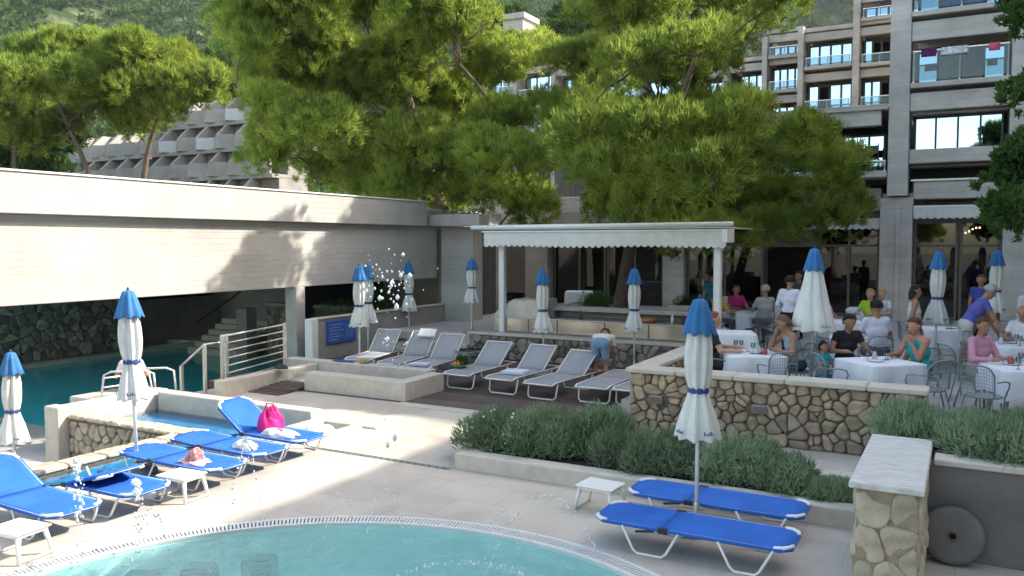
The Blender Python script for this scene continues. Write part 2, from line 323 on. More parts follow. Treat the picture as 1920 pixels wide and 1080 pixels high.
# ------------------------------------------------------------ stones
def clip(poly, px, py, nx, ny):
    out = []; n = len(poly)
    for i in range(n):
        a, b = poly[i], poly[(i+1) % n]
        da = (a[0]-px)*nx + (a[1]-py)*ny; db = (b[0]-px)*nx + (b[1]-py)*ny
        if da <= 0: out.append(a)
        if (da < 0 < db) or (db < 0 < da):
            t = da/(da-db); out.append((a[0]+(b[0]-a[0])*t, a[1]+(b[1]-a[1])*t))
    return out
def cells(wd, ht, sx, sy, seed, jit=.38):
    r = random.Random(seed); nx = max(1, round(wd/sx)); ny = max(1, round(ht/sy)); pts = []
    for j in range(ny):
        off = .5 if j % 2 else 0; k = nx + (1 if j % 2 else 0)
        for i in range(k):
            x = (i + .5 - off + r.uniform(-jit, jit)) * wd/nx; y = (j + .5 + r.uniform(-jit, jit)*.8) * ht/ny
            pts.append((min(max(x, .01), wd-.01), min(max(y, .01), ht-.01)))
    if len(pts) > 40:                                     # some stones larger than their neighbours, small fillers between
        pts = [p for p in pts if r.random() > .2]; pts += [(r.uniform(.02, wd-.02), r.uniform(.02, ht-.02)) for _ in range(len(pts)//3)]
    res = []
    for i, p in enumerate(pts):
        poly = [(0, 0), (wd, 0), (wd, ht), (0, ht)]
        near = sorted((q for k, q in enumerate(pts) if k != i), key=lambda q: (q[0]-p[0])**2+(q[1]-p[1])**2)[:14]
        for q in near:
            poly = clip(poly, (p[0]+q[0])/2, (p[1]+q[1])/2, q[0]-p[0], q[1]-p[1])
            if len(poly) < 3: break
        if len(poly) >= 3: res.append(poly)
    return res
def stone_mesh(poly, gap, depth, r, m):
    cx = sum(p[0] for p in poly)/len(poly); cy = sum(p[1] for p in poly)/len(poly)
    P = []
    n = len(poly)
    for i in range(n):                                   # cut the corners once
        a, b = poly[i], poly[(i+1) % n]
        if math.hypot(b[0]-a[0], b[1]-a[1]) < .02: P.append(((a[0]+b[0])/2, (a[1]+b[1])/2)); continue
        P += [(a[0]*.80+b[0]*.20, a[1]*.80+b[1]*.20), (a[0]*.20+b[0]*.80, a[1]*.20+b[1]*.80)]
    rad = sum(math.hypot(p[0]-cx, p[1]-cy) for p in P)/len(P)
    tight = gap < .004; k = max(.5, 1-gap/rad)*(1 if tight else r.uniform(.94, 1.0)); rings = []; jj = [1 if tight else r.uniform(.93, 1.05) for _ in P]
    dz = depth*r.uniform(.55, 1.2); tx, ty = r.uniform(-.2, .2), r.uniform(-.2, .2)
    for s, z in ((k, -.03), (k, dz*.55), (k*.86, dz*.92), (k*.5, dz*1.06)):
        rings.append([((p[0]-cx)*s*(jj[i_] if z < dz*.6 else 1)*r.uniform(.96, 1.04), (p[1]-cy)*s*(jj[i_] if z < dz*.6 else 1)*r.uniform(.96, 1.04), z + (0 if z < 0 else (p[0]-cx)*tx + (p[1]-cy)*ty + r.uniform(-.12, .12)*depth)) for i_, p in enumerate(P)])
    N = len(P); vs = sum(rings, []) + [(0, 0, dz*1.08)]
    fs = [(a*N+i, a*N+(i+1) % N, (a+1)*N+(i+1) % N, (a+1)*N+i) for a in range(3) for i in range(N)] + [(3*N+i, 3*N+(i+1) % N, 4*N) for i in range(N)]
    me = bpy.data.meshes.new('stone'); me.from_pydata(vs, [], fs); me.materials.append(m)
    me.polygons.foreach_set('use_smooth', [True]*len(fs)); me.update(); return me, cx, cy
def stones(parent, org, u, n, wd, ht, sx, sy, m, seed, depth=.05, gap=.014, jit=.38, holes=()):
    """stones standing proud of a wall face; u runs along the wall, n points out of it"""
    u = Vector(u); n = Vector(n); z = n.cross(u); Rm = Matrix((u, z, n)).transposed().to_euler(); r = random.Random(seed+1)
    for poly in cells(wd, ht, sx, sy, seed, jit):
        cx = sum(p[0] for p in poly)/len(poly); cy = sum(p[1] for p in poly)/len(poly)
        if any(a < cx < b and c < cy < d for a, b, c, d in holes): continue
        me, cx, cy = stone_mesh(poly, gap, depth, r, m)
        o = bpy.data.objects.new('stone', me); C.objects.link(o); o.parent = parent
        o.location = Vector(org) + u*cx + z*cy; o.rotation_euler = Rm

def struct(name, mb, m, smooth=False): return tag(mb.build(name, m, None, smooth), kind='structure')

# ------------------------------------------------------------ ground, hill
M['earth'] = mat('dry_earth', (.16, .14, .10), .95, .3, .3, world=True)
struct('ground', MB().box(-620, 540, -310, 620, -2.0, -1.52), M['earth'])
def hill_z(r, a):
    z = .10*max(0, r-46) if r < 110 else 6.4 + .20*(r-110) if r < 170 else 18.4 + .50*(r-170)
    z += (math.sin(a*9+1)*.05 + math.sin(a*23+r*.011)*.03)*max(0, r-90) + math.sin(r*.05+a*14)*.012*r
    return z - 1.4
na, nr = 110, 70; V = []
FW = math.pi/2 + R(28.7)                                  # heading of the view, counted from +X
for j in range(nr):
    r = 44 * (480/44)**(j/(nr-1))
    for i in range(na):
        a = -1.05 + 2.1*i/(na-1); V.append((r*math.cos(FW-a), r*math.sin(FW-a), hill_z(r, a) + (random.uniform(-.4, .4) if r > 80 else 0)))
hm = bpy.data.materials.new('hillside'); hm.use_nodes = True
t = hm.node_tree; N, L = t.nodes, t.links; b = N['Principled BSDF']; b.inputs['Roughness'].default_value = .95; b.inputs['Specular IOR Level'].default_value = .1
g = N.new('ShaderNodeNewGeometry'); n1 = N.new('ShaderNodeTexNoise'); n1.inputs['Scale'].default_value = .03; n1.inputs['Detail'].default_value = 9; n1.inputs['Roughness'].default_value = .68; L.new(g.outputs['Position'], n1.inputs['Vector'])
cr = N.new('ShaderNodeValToRGB'); e = cr.color_ramp.elements; e[0].position = .36; e[0].color = (.014, .03, .012, 1); e[1].position = .54; e[1].color = (.035, .055, .022, 1)
q = e.new(.62); q.color = (.10, .12, .05, 1); q = e.new(.70); q.color = (.30, .27, .23, 1)
L.new(n1.outputs['Fac'], cr.inputs[0]); L.new(cr.outputs[0], b.inputs['Base Color'])
n2 = N.new('ShaderNodeTexNoise'); n2.inputs['Scale'].default_value = .35; n2.inputs['Detail'].default_value = 8; L.new(g.outputs['Position'], n2.inputs['Vector'])
bp = N.new('ShaderNodeBump'); bp.inputs['Strength'].default_value = 1; bp.inputs['Distance'].default_value = 2.2; L.new(n2.outputs['Fac'], bp.inputs['Height']); L.new(bp.outputs[0], b.inputs['Normal'])
mb = MB(); mb.add(V, [(j*na+i, (j+1)*na+i, (j+1)*na+i+1, j*na+i+1) for j in range(nr-1) for i in range(na-1)])
struct('hill', mb, hm, True)

# ------------------------------------------------------------ children's pool and pool deck
PC = (-3.9, 3.77); PR = 3.22; n = 120
def deck_with_hole(x0, x1, y0, y1, rad, z0, z1):
    mb = MB(); inn = []; out = []
    for i in range(n):
        t = 2*math.pi*i/n; c, s = math.cos(t), math.sin(t)
        k = min((x1-PC[0])/c if c > 1e-9 else 1e9, (x0-PC[0])/c if c < -1e-9 else 1e9, (y1-PC[1])/s if s > 1e-9 else 1e9, (y0-PC[1])/s if s < -1e-9 else 1e9)
        inn.append((PC[0]+c*rad, PC[1]+s*rad)); out.append((PC[0]+c*k, PC[1]+s*k))
    for k, cx, cy in ((0, x1, y1), (1, x0, y1), (2, x0, y0), (3, x1, y0)):   # true corners
        i = min(range(n), key=lambda i: (out[i][0]-cx)**2+(out[i][1]-cy)**2); out[i] = (cx, cy)
    vs = [(x, y, z1) for x, y in inn] + [(x, y, z1) for x, y in out] + [(x, y, z0) for x, y in inn] + [(x, y, z0) for x, y in out]; fs = []
    for i in range(n):
        j = (i+1) % n; fs += [(i, n+i, n+j, j), (i, j, 2*n+j, 2*n+i), (n+j, n+i, 3*n+i, 3*n+j)]
    return mb.add(vs, fs)
struct('pool_deck', deck_with_hole(-9.42, 9, -9, 8.74, PR+.24, -.9, 0), M['deck'])
mb = MB()
prof = [(PR, -.004), (PR, -.55), (PR-.05, -.6)]
for i in range(n):
    pass
mb.lathe([(PR+.02, -.02), (PR+.02, -.55), (PR-.1, -.60), (.01, -.62)], n, (PC[0], PC[1], 0), cap=False)
struct('pool_basin', mb, M['pool_tile'])
struct('water', MB().lathe([(PR+.015, 0), (.02, 0)], n, (PC[0], PC[1], -.035), cap=False), M['water'])
mb = MB(); mb.lathe([(PR+.02, -.03), (PR+.02, .004), (PR+.06, .004), (PR+.06, -.05)], n, (PC[0], PC[1], 0), cap=False)
mb.lathe([(PR+.20, -.05), (PR+.20, .004), (PR+.24, .004), (PR+.24, -.05)], n, (PC[0], PC[1], 0), cap=False)
rim = tag(mb.build('pool_rim', M['grate']), kind='structure')
mb = MB(); k = 560
for i in range(k):
    t = 2*math.pi*i/k
    mb.box(PR+.058, PR+.202, -.011, .011, -.03, .001, M=Matrix.Translation((PC[0], PC[1], 0)) @ Matrix.Rotation(t, 4, 'Z'))
tag(mb.build('grating', M['grate'], rim), kind='stuff')
MB().lathe([(PR+.05, -.045), (PR+.21, -.045)], n, (PC[0], PC[1], 0), cap=False).build('gutter', M['dark'], rim)

# drain slot across the deck
dr = tag(MB().box(-8.2, -5.72, 8.745, 8.855, -.25, -.05).build('drain_channel', M['dark']), 'narrow slotted drain line crossing the pale deck towards the rosemary bed', 'drain')
mb = MB()
mb.box(-8.2, -5.72, 8.742, 8.765, -.05, -.002); mb.box(-8.2, -5.72, 8.835, 8.858, -.05, -.002)
mb.build('edge_strip', M['rail_steel'], dr)
me = MB().box(-.045, .045, -.036, .036, -.02, -.006).mesh('slat', M['rail_steel'])
for i in range(22): inst('slat', me, dr, (-8.12 + i*.112, 8.8, 0))
struct('deck_strip', MB().box(-5.72, 9, 8.741, 8.859, -.9, -.003).box(-9.42, -8.21, 8.741, 8.859, -.9, -.003), M['deck'])
struct('deck_upper', MB().box(-8.2, -.5, 8.86, 12.08, -.9, -.0015).box(-12.9, -8.2, 10.42, 12.08, -.9, -.0015), M['deck'])
struct('deck_step', MB().box(-8.9, -4.6, 11.82, 12.1, -.01, .012), M['coping'])

# ------------------------------------------------------------ sunken left side: big pool, lower terrace, channel
struct('lower_terrace', MB().box(-19.2, -10.42, -9, 9.6, -1.48, -1.15).box(-19.2, -13.4, 9.6, 10.9, -1.48, -1.152), M['terrace_flags'])
struct('pool_basin_large', MB().box(-27.2, -12.9, -9, 23, -1.499, -1.49).box(-27.3, -27.2, -9, 23, -1.48, -1.1).box(-27.2, -12.9, 23, 23.1, -1.48, -1.1), M['pool_deep'])
struct('water_large', MB().add([(-27.2, -9, -1.25), (-19.2, -9, -1.25), (-19.2, 10.9, -1.25), (-12.9, 10.9, -1.25), (-12.9, 23, -1.25), (-27.2, 23, -1.25)], [(0, 1, 2, 3, 4, 5)]), M['deep_water'])
struct('pool_platform', MB().box(-15.3, -13.32, 9.9, 11.4, -1.4, -.1, c=.02).box(-13.3, -12.92, 10.41, 17.7, -1.4, -.05, c=.02).box(-19.35, -19.05, -9, 10.9, -1.4, -1.12, c=.01), M['coping'])
struct('channel_floor', MB().box(-13.1, -9.3, 8.72, 10.12, -.9, -.24).box(-10.08, -9.42, -6, 8.72, -.9, -.08), M['blue_paint'])
struct('channel_water', MB().add([(-10.07, 8.72, -.03), (-10.07, -6, -.03), (-9.43, -6, -.03), (-9.43, 8.72, -.03), (-13.1, 8.722, -.17), (-9.3, 8.722, -.17), (-9.3, 10.11, -.17), (-13.1, 10.11, -.17)], [(0, 1, 2, 3), (4, 5, 6, 7)]), M['water_calm'])
cw = empty('channel_wall', (0, 0, 0), 0, 'low white stone wall edging the blue water channel, running from the corner post to the open hatch', 'wall')
box('wall_run', M['coping'], (-13.0, -9.28, 10.12, 10.4, -.9, .15), cw, .015)
box('wall_run', M['coping'], (-13.32, -13.04, 8.42, 10.40, -.9, .17), cw, .015)
box('corner_post', M['coping'], (-13.36, -13.0, 8.2, 8.415, -1.4, .19), cw, .015)
pw = empty('pit_wall', (0, 0, 0), 0, 'rough honey stone retaining wall with pointed corner beside the blue channel, below the left umbrella', 'wall')
box('core', M['mortar'], (-12.99, -10.1, 8.42, 8.71, -1.4, -.02), pw, 0)
box('core', M['mortar'], (-10.4, -10.1, -6, 8.418, -1.4, -.02), pw, 0)
me = None; r = random.Random(5)
x = -12.99
while x < -10.45:                                        # coping stones, each its own block
    l = min(r.uniform(.3, .55), -10.42-x); box('coping_stone', M['rough_coping'], (x+.006, x+l-.006, 8.36+r.uniform(-.015, .015), 8.72, -.02, .045+r.uniform(-.012, .012)), pw, .02); x += l
y = 8.72
while y > 3.5:
    l = r.uniform(.3, .55); box('coping_stone', M['rough_coping'], (-10.42+r.uniform(-.02, .02), -10.07, y-l+.006, y-.006, -.02, .045+r.uniform(-.012, .012)), pw, .02); y -= l
stones(pw, (-12.99, 8.42, -1.15), (1, 0, 0), (0, -1, 0), 2.6, 1.1, .13, .30, M['stone_pale'], 8, .035, .005, .4)
# open hatch with rubble at the end of the channel
ht = empty('hatch', (0, 0, 0), 0, 'open rectangular hatch in the deck with pale stone edges beside the pink bag lounger', 'hatch')
box('edge', M['coping'], (-9.27, -9.0, 8.86, 10.4, -.9, .03), ht, .01); box('edge', M['coping'], (-8.995, -7.95, 10.12, 10.4, -.9, .03), ht, .01)
box('edge', M['coping'], (-8.42, -8.205, 8.87, 10.115, -.9, .03), ht, .01); box('edge', M['coping'], (-8.995, -8.425, 8.87, 9.2, -.9, .03), ht, .01)
box('pit_floor', M['soil'], (-9.0, -8.42, 9.2, 10.12, -.5, -.25), ht, 0)

# ------------------------------------------------------------ long concrete wall over the pool
bw = empty('concrete_wall', (-14.5, 8, 0), 0, 'long sunlit board-marked concrete wall hanging above the indoor pool on the left', 'wall'); BW0 = Vector((-14.5, 8, 0))
def bpart(name, m, d, c=.012):
    d = (d[0]+14.5, d[1]+14.5, d[2]-8, d[3]-8, d[4], d[5]); return box(name, m, d, bw, c)
bpart('lower_panel', M['concrete_wall'], (-14.8, -14.5, -6, 21.6, 1.8, 3.4))
bpart('upper_band', M['concrete_wall'], (-14.8, -14.28, -6, 20.75, 3.4, 4.12))
bpart('flashing', M['white_paint'], (-14.82, -14.25, -6, 20.76, 4.12, 4.155), .004)
bpart('roof_slab', M['white_paint'], (-29, -14.8, 9.5, 26.3, 3.42, 3.95))  # unseen from the camera; white and cut short to bounce and admit daylight
bpart('end_pier', M['concrete_wall'], (-14.35, -13.2, 21.6, 22.2, -.2, 3.38))
bpart('end_beam', M['concrete_plain'], (-14.8, -12.6, 21.0, 21.58, 3.4, 3.75))
bpart('post', M['concrete_plain'], (-14.82, -14.45, 15.3, 15.62, -1.4, 1.8))

# pool hall interior
ph = empty('pool_hall', (0, 0, 0), 0, 'dark stone-walled hall behind the large teal pool under the concrete roof', 'building')
box('back_core', M['mortar'], (-28.0, -27.5, -9, 20.5, -1.4, 3.42), ph, 0)
stones(ph, (-27.5, 7.5, -1.1), (0, 1, 0), (1, 0, 0), 13, 2.9, .40, .34, M['stone_grey'], 21, .05, .008, .48)
box('ledge', M['coping'], (-27.5, -27.0, -9, 23, -1.4, -1.1), ph)
box('end_wall', M['render_grey'], (-29, -14.9, 26.0, 26.3, -1.4, 3.42), ph, 0); box('side_wall', M['render_grey'], (-29.3, -29, 20.5, 26, -1.4, 3.42), ph, 0)
box('doorway', M['dark'], (-25.0, -23.7, 25.94, 26.0, -.3, 2.2), ph, 0); box('opening', M['dark'], (-28.95, -28.9, 20.8, 25.5, .6, 2.8), ph, 0)  # black panels stand in for the shade inside both openings
box('floor', M['terrace_flags'], (-29, -14.9, 23.1, 26, -1.4, -1.1), ph, 0)
box('stair_pillar', M['render_grey'], (-22.9, -22.4, 21.2, 21.7, -1.4, .55), ph)
for i in range(6): box('stair_step', M['coping'], (-25.6, -22.91, 21.3+i*.33, 21.63+i*.33, -1.4, -1.02+i*.19), ph)
MB().tube([(-24.9, 21.2, -.03), (-24.6, 22.6, .8), (-24.3, 25.6, 2.7)], .04).build('stair_rail', M['frame_dark'], ph)
sw2 = empty('garden_wall', (0, 0, 0), 0, 'low grey stone wall with rendered top behind the steel pool railing', 'wall')
box('core', M['mortar'], (-22.3, -16.0, 22.1, 22.4, -1.4, .6), sw2, 0); box('cap', M['render_grey'], (-22.35, -15.9, 22.0, 22.5, .6, .72), sw2)
stones(sw2, (-22.3, 22.1, -1.2), (1, 0, 0), (0, -1, 0), 6.2, 1.8, .42, .32, M['stone_grey'], 31, .05, .014)
box('backdrop_wall', M['render_grey'], (-14.9, -14.2, 22.3, 22.6, -1.4, 3.4), ph, 0)

# screen wall with the blue notice
sw = empty('screen_wall', (0, 0, 0), 0, 'grey rendered low wall beside the grey loungers with a blue notice on it', 'wall')
box('panel', M['render_grey'], (-14.12, -13.95, 15.5, 21.2, -.2, 1.0), sw); box('end_post', M['white_plastic'], (-14.16, -13.92, 15.27, 15.495, -.2, 1.03), sw)
box('cap', M['coping'], (-14.16, -13.91, 15.5, 21.2, 1.0, 1.04), sw)
ns = empty('notice_board', (-13.9, 16.35, .36), 0, 'blue notice board fixed to the grey wall by the paired umbrellas', 'sign')
M['sign_blue'] = mat('blue_notice', (.03, .10, .36), .4, .1); M['sign_ink'] = mat('pale_lettering', (.22, .34, .60), .5)
box('board', M['sign_blue'], (-.045, 0, -.55, .55, 0, .58), ns, .006)
mb = MB()
for i, l in enumerate((.5, .42, .55, .38, .5, .3)): mb.box(.0015, .004, -.48, -.48+l, .46-i*.075, .482-i*.075)
mb.build('text_lines', M['sign_ink'], ns)
MB().box(.0015, .004, .12, .48, .12, .46).build('picture_panel', mat('notice_picture', (.06, .16, .45), .4, .4, 12), ns)

# ------------------------------------------------------------ lounge deck, bench trough
struct('lounge_floor', MB().box(-13.95, -4.6, 12.1, 17.75, -.9, -.03), M['soil'])
ld = tag(MB().box(-13.9, -4.6, 12.085, 12.11, -.25, -.002).build('lounge_deck', M['wood']), kind='structure')
me = MB().box(-4.67, 4.67, -.066, .066, -.03, 0, c=.004).mesh('plank', M['wood'])
for i in range(40): inst('plank', me, ld, (-9.26, 12.19+i*.14, random.uniform(0, .003)))
bt = empty('stone_trough', (0, 0, 0), 0, 'long pale stone bench trough between the railing and the grey loungers', 'bench')
box('wall_run', M['coping'], (-11.35, -8.9, 12.2, 12.5, -.1, .35), bt, .012); box('wall_run', M['coping'], (-13.1, -9.3, 13.5, 13.8, -.1, .36), bt, .012)
box('wall_run', M['coping'], (-9.2, -8.91, 12.503, 13.495, -.1, .345), bt, .012); box('basin_floor', M['render_grey'], (-12.1, -9.2, 12.5, 13.5, -.1, .1), bt, 0)
box('wall_run', M['coping'], (-12.4, -12.15, 10.9, 13.49, -.1, .30), bt, .012)
st = empty('wooden_steps', (0, 0, 0), 0, 'dark wooden plank steps sunk between the pale bench walls by the railing', 'steps')
for i in range(7): box('plank', M['wood'], (-12.14, -11.36, 11.5+i*.14, 11.63+i*.14, -.04+i*.012, .02+i*.012), st, .004)

# ------------------------------------------------------------ terraces and their stone walls
struct('terrace', MB().box(-4.75, 9, 12.3, 31, -.9, .4), M['terrace_flags'])
struct('bar_terrace', MB().box(-14.0, -4.76, 18.1, 31, -.9, .5), M['terrace_flags'])
tw = empty('terrace_wall', (0, 0, 0), 0, 'honey field stone wall with pale coping in front of the dining terrace', 'wall')
box('core', M['mortar'], (-4.5, -.42, 12.05, 12.3, -.1, .9), tw, 0); box('core', M['mortar'], (-4.5, -4.24, 12.301, 17.0, -.1, .9), tw, 0)
x = -4.56
rr = random.Random(4)
while x < -.42:
    l = min(rr.uniform(.7, 1.1), -.36-x); l = l if -.36-x-l > .3 else -.36-x
    box('coping_stone', M['coping'], (x+.003, x+l-.003, 11.96, 12.36, .9, .98+rr.uniform(-.004, .004)), tw, .015); x += l
y = 12.37
while y < 16.9:
    l = rr.uniform(.7, 1.1); box('coping_stone', M['coping'], (-4.56, -4.18, y+.003, y+l-.003, .9, .98+rr.uniform(-.004, .004)), tw, .015); y += l
stones(tw, (-4.5, 12.05, 0), (1, 0, 0), (0, -1, 0), 4.08, .9, .185, .155, M['stone'], 3, .06, .006, .49, holes=((.33, .55, .42, .62), (1.86, 2.1, .42, .62)))
stones(tw, (-4.24, 12.35, .4), (0, 1, 0), (1, 0, 0), 4.6, .5, .2, .16, M['stone'], 33, .05, .006, .48)
box('end_block', M['stone_pale'], (-.419, -.38, 12.0, 12.32, -.1, .9), tw, .01)
for x in (-4.06, -2.52):
    lt = tag(MB().box(-.1, .1, -.075, 0, -.06, .06, c=.012).build('wall_light', M['render_grey'], None, loc=(x, 12.0, .52)), 'small grey step light plate set in the stone wall, %s' % ('left one near the wall corner' if x < -3 else 'right one beside the near umbrella'), 'wall light', 'step lights in the terrace wall')
    MB().box(-.085, .085, -.082, -.07, -.045, .045).build('louvre', M['frame_brown'], lt)
lw = empty('lounge_wall', (0, 0, 0), 0, 'grey stone retaining wall behind the grey loungers, below the bar', 'wall')
box('core', M['mortar'], (-11.0, -4.6, 17.85, 18.1, -.1, .58), lw, 0); box('coping', M['coping'], (-11.05, -4.6, 17.78, 18.12, .58, .64), lw, .012)
stones(lw, (-11.0, 17.85, 0), (1, 0, 0), (0, -1, 0), 6.4, .58, .22, .18, M['stone_grey'], 44, .06, .007, .48)
box('step', M['coping'], (-13.4, -11.06, 17.8, 18.12, -.1, .30), lw); box('step', M['coping'], (-13.9, -11.06, 18.12, 18.6, -.1, .52), lw)

# planter bed in the middle
pb = empty('planter_bed', (0, 0, 0), 0, 'low pale stone kerb round the rosemary bed between pool deck and stone wall', 'planter')
box('kerb', M['coping'], (-5.7, -.8, 8.86, 9.1, -.1, .2), pb, .015); box('kerb', M['coping'], (-5.7, -5.44, 9.103, 10.35, -.1, .2), pb, .015); box('kerb', M['coping'], (-5.44, -.8, 10.13, 10.35, -.1, .195), pb, .015)
box('soil_bed', M['soil'], (-5.44, -.8, 9.1, 10.13, -.1, .14), pb, 0)
# right pillar and raised planter
pp = empty('stone_pillar', (0, 0, 0), 0, 'square pillar of large honey stones with a worn white slab top at the right', 'pillar')
box('core', M['sand_mortar'], (-.73, -.27, 7.24, 8.44, -.1, .9), pp, 0)
stones(pp, (-.735, 7.24, 0), (1, 0, 0), (0, -1, 0), .47, .9, .24, .3, M['stone_pale'], 57, .022, .003, .42)
stones(pp, (-.27, 7.24, 0), (0, 1, 0), (1, 0, 0), 1.2, .9, .3, .28, M['stone_pale'], 53, .02, .01, .3)
stones(pp, (-.73, 8.44, 0), (0, -1, 0), (-1, 0, 0), 1.2, .9, .3, .28, M['stone_pale'], 54, .02, .01, .3)
M['slab_top'] = mat('worn_white_slab', (.60, .58, .54), .6, .3, 6, .3, 30, stretch=(1.2, 5, 1), col2=(.68, .66, .62), world=True)
box('slab', M['slab_top'], (-.785, -.225, 7.16, 8.0, .9, .955), pp, .01); box('slab', M['slab_top'], (-.785, -.225, 8.005, 9.1, .9, .952), pp, .01)
rp = empty('raised_planter', (0, 0, 0), 0, 'grey rendered raised planter wall with pale edging at the right edge', 'planter')
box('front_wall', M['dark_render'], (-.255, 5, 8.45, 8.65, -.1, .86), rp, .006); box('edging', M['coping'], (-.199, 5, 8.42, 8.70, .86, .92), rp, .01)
box('side_wall', M['render_grey'], (-.75, -.35, 8.66, 10.9, -.1, .86), rp, .006); box('soil_bed', M['soil'], (-.345, 5, 8.7, 10.9, -.1, .84), rp, 0); box('back_wall', M['render_grey'], (-.75, 5, 10.9, 11.1, -.1, .84), rp, .006)
struct('terrace_edge', MB().box(-.37, 6, 11.4, 12.3, -.9, .38), M['terrace_flags'])
dk = empty('stone_disc', (-.03, 8.33, .265), 0, 'round grey concrete umbrella base with a centre hole leaning on the planter wall', 'umbrella base')
o = MB().lathe([(.03, .045), (.03, -.045), (.21, -.05), (.25, -.04), (.262, 0), (.25, .04), (.21, .05), (.03, .045)], 36, cap=False).build('disc', M['dark_render'], dk, True); o.rotation_euler = (R(82), 0, 0)
o = MB().lathe([(.034, -.03), (.034, -.052), (.05, -.052), (.05, .053), (.034, .053)], 20, cap=False).build('socket', M['frame_brown'], dk, True); o.rotation_euler = (R(82), 0, 0)
# ------------------------------------------------------------ hotel
def window(par, x0, x1, z0, z1, y, n, open_=(), fm='frame_dark', fw=.06, glass='window_glass', trans=None):
    mb = MB()
    mb.box(x0, x1, y, y+.07, z0, z0+fw).box(x0, x1, y, y+.07, z1-fw, z1)
    xs = [x0 + (x1-x0)*i/n for i in range(n+1)]
    for i, x in enumerate(xs):
        a = x0 if i == 0 else x1-fw if i == n else x-fw/2; mb.box(a, a+fw, y-.002, y+.072, z0+fw+.001, z1-fw-.001)
    if trans: mb.box(x0+fw, x1-fw, y+.004, y+.06, trans-fw/2, trans+fw/2)
    wo = mb.build('window', M[fm], par)
    for i in range(n):
        if i in open_: continue
        MB().box(xs[i]+fw*.5, xs[i+1]-fw*.5, y+.025, y+.04, z0+fw*.5, z1-fw*.5).build('pane', M[glass], wo)
    return wo
def balustrade(par, x0, x1, z0, y, h=.95, n=2):
    b = MB().box(x0, x1, y, y+.015, z0+.06, z0+h).build('balustrade', M['balustrade'], par)
    mb = MB().box(x0, x1, y-.015, y+.03, z0+h, z0+h+.04)
    for i in range(n+1):
        x = x0+.03+(x1-x0-.06)*i/n; mb.box(x-.02, x+.02, y+.016, y+.05, z0, z0+h)
    mb.build('handrail', M['rail_steel'], b)

HY = 30.0
h1 = empty('hotel', (0, 0, 0), 0, 'near grey concrete hotel block with recessed balconies above the dining terrace', 'building')
def hp(name, d, m='concrete', c=.015): return box(name, M[m], d, h1, c)
# ground floor piers and beams
hp('pier', (-2.46, -1.5, HY-.55, HY+.35, -.4, 4.35)); hp('pier_rib', (-1.98, -1.85, HY-.62, HY-.551, -.4, 4.0), c=.005)
hp('pier', (1.0, 1.95, HY-.55, HY+.35, -.4, 4.35)); hp('pier', (-15.6, -14.6, HY-.4, HY+.35, -.4, 3.6), 'concrete_warm')
hp('pier', (-9.9, -9.1, HY-.2, HY+.35, -.4, 3.9)); hp('pier', (5.5, 6.4, HY-.55, HY+.35, -.4, 4.35))
hp('beam', (-1.499, .999, HY-.3, HY+.3, 4.3, 4.85)); hp('beam', (1.96, 9, HY-.3, HY+.3, 4.3, 4.85))
hp('beam', (-20, -2.47, HY-.15, HY+.35, 3.95, 4.7)); hp('fascia', (-20, -9.0, HY-.8, HY-.16, 3.55, 4.1), 'concrete_warm')
# upper column through all storeys
hp('column', (-2.26, -1.66, HY-.75, HY+.4, 4.4, 16)); hp('column', (1.08, 1.62, HY-.9, HY+.4, 4.86, 16)); hp('column', (5.6, 6.2, HY-.75, HY+.4, 4.86, 16)); hp('column', (9.0, 9.6, HY-.75, HY+.4, -.4, 16))
# right bays
for (x0, x1) in ((-1.65, 1.07), (1.63, 5.59), (6.21, 8.99)):
    hp('beam', (x0, x1, HY-.6, HY-.3, 5.42, 5.86)); hp('soffit', (x0, x1, HY-.3, HY+3, 6.98, 7.05)); hp('beam', (x0, x1, HY-.7, HY-.35, 7.06, 7.62))
    hp('slab', (x0, x1, HY-.85, HY+3, 7.76, 7.92)); hp('beam', (x0, x1, HY-.7, HY-.35, 9.24, 9.84)); hp('slab', (x0, x1, HY-.85, HY+3, 9.98, 10.14)); hp('beam', (x0, x1, HY-.7, HY-.35, 11.6, 12.2))
    hp('slab', (x0, x1, HY-.85, HY+3, 12.34, 12.5)); hp('beam', (x0, x1, HY-.7, HY-.35, 14, 14.6)); hp('parapet', (x0, x1, HY-.7, HY-.35, 14.6, 15.6))
    hp('floor', (x0, x1, HY-.29, HY+3, 5.3, 5.4), 'interior'); hp('shade_panel', (x0, x1, HY+.4, HY+.5, 4.86, 5.4), 'dark'); hp('drip_rail', (x0+.05, x1-.05, HY-.35, HY-.28, 4.86, 4.94), 'rail_steel')  # black panel at the back paints the shade of the open strip
window(h1, -1.55, .95, 5.85, 6.95, HY+.05, 4); window(h1, -1.55, 1.0, 7.94, 9.2, HY+.35, 4, (1, 2), fw=.09); window(h1, -1.55, 1.0, 10.16, 11.55, HY+.35, 4, (1, 2), fw=.09)
hp('shutter', (-.9, .4, HY+.5, HY+.55, 10.16, 11.5), 'sign_blue', 0)
for x0, x1 in ((1.7, 5.5), (6.3, 8.9)):
    for z in (5.85, 7.94, 10.16, 12.5): window(h1, x0, x1, z, z+1.15, HY+.3, 4)
for z in (7.92, 10.14): balustrade(h1, -1.6, 1.02, z, HY-.8)
hp('core', (-1.65, 9, HY+3, HY+12, -.4, 15.5), 'concrete_plain', 0); hp('roof', (-2.3, 9.8, HY-.7, HY+12, 15.6, 15.9), 'concrete_plain')
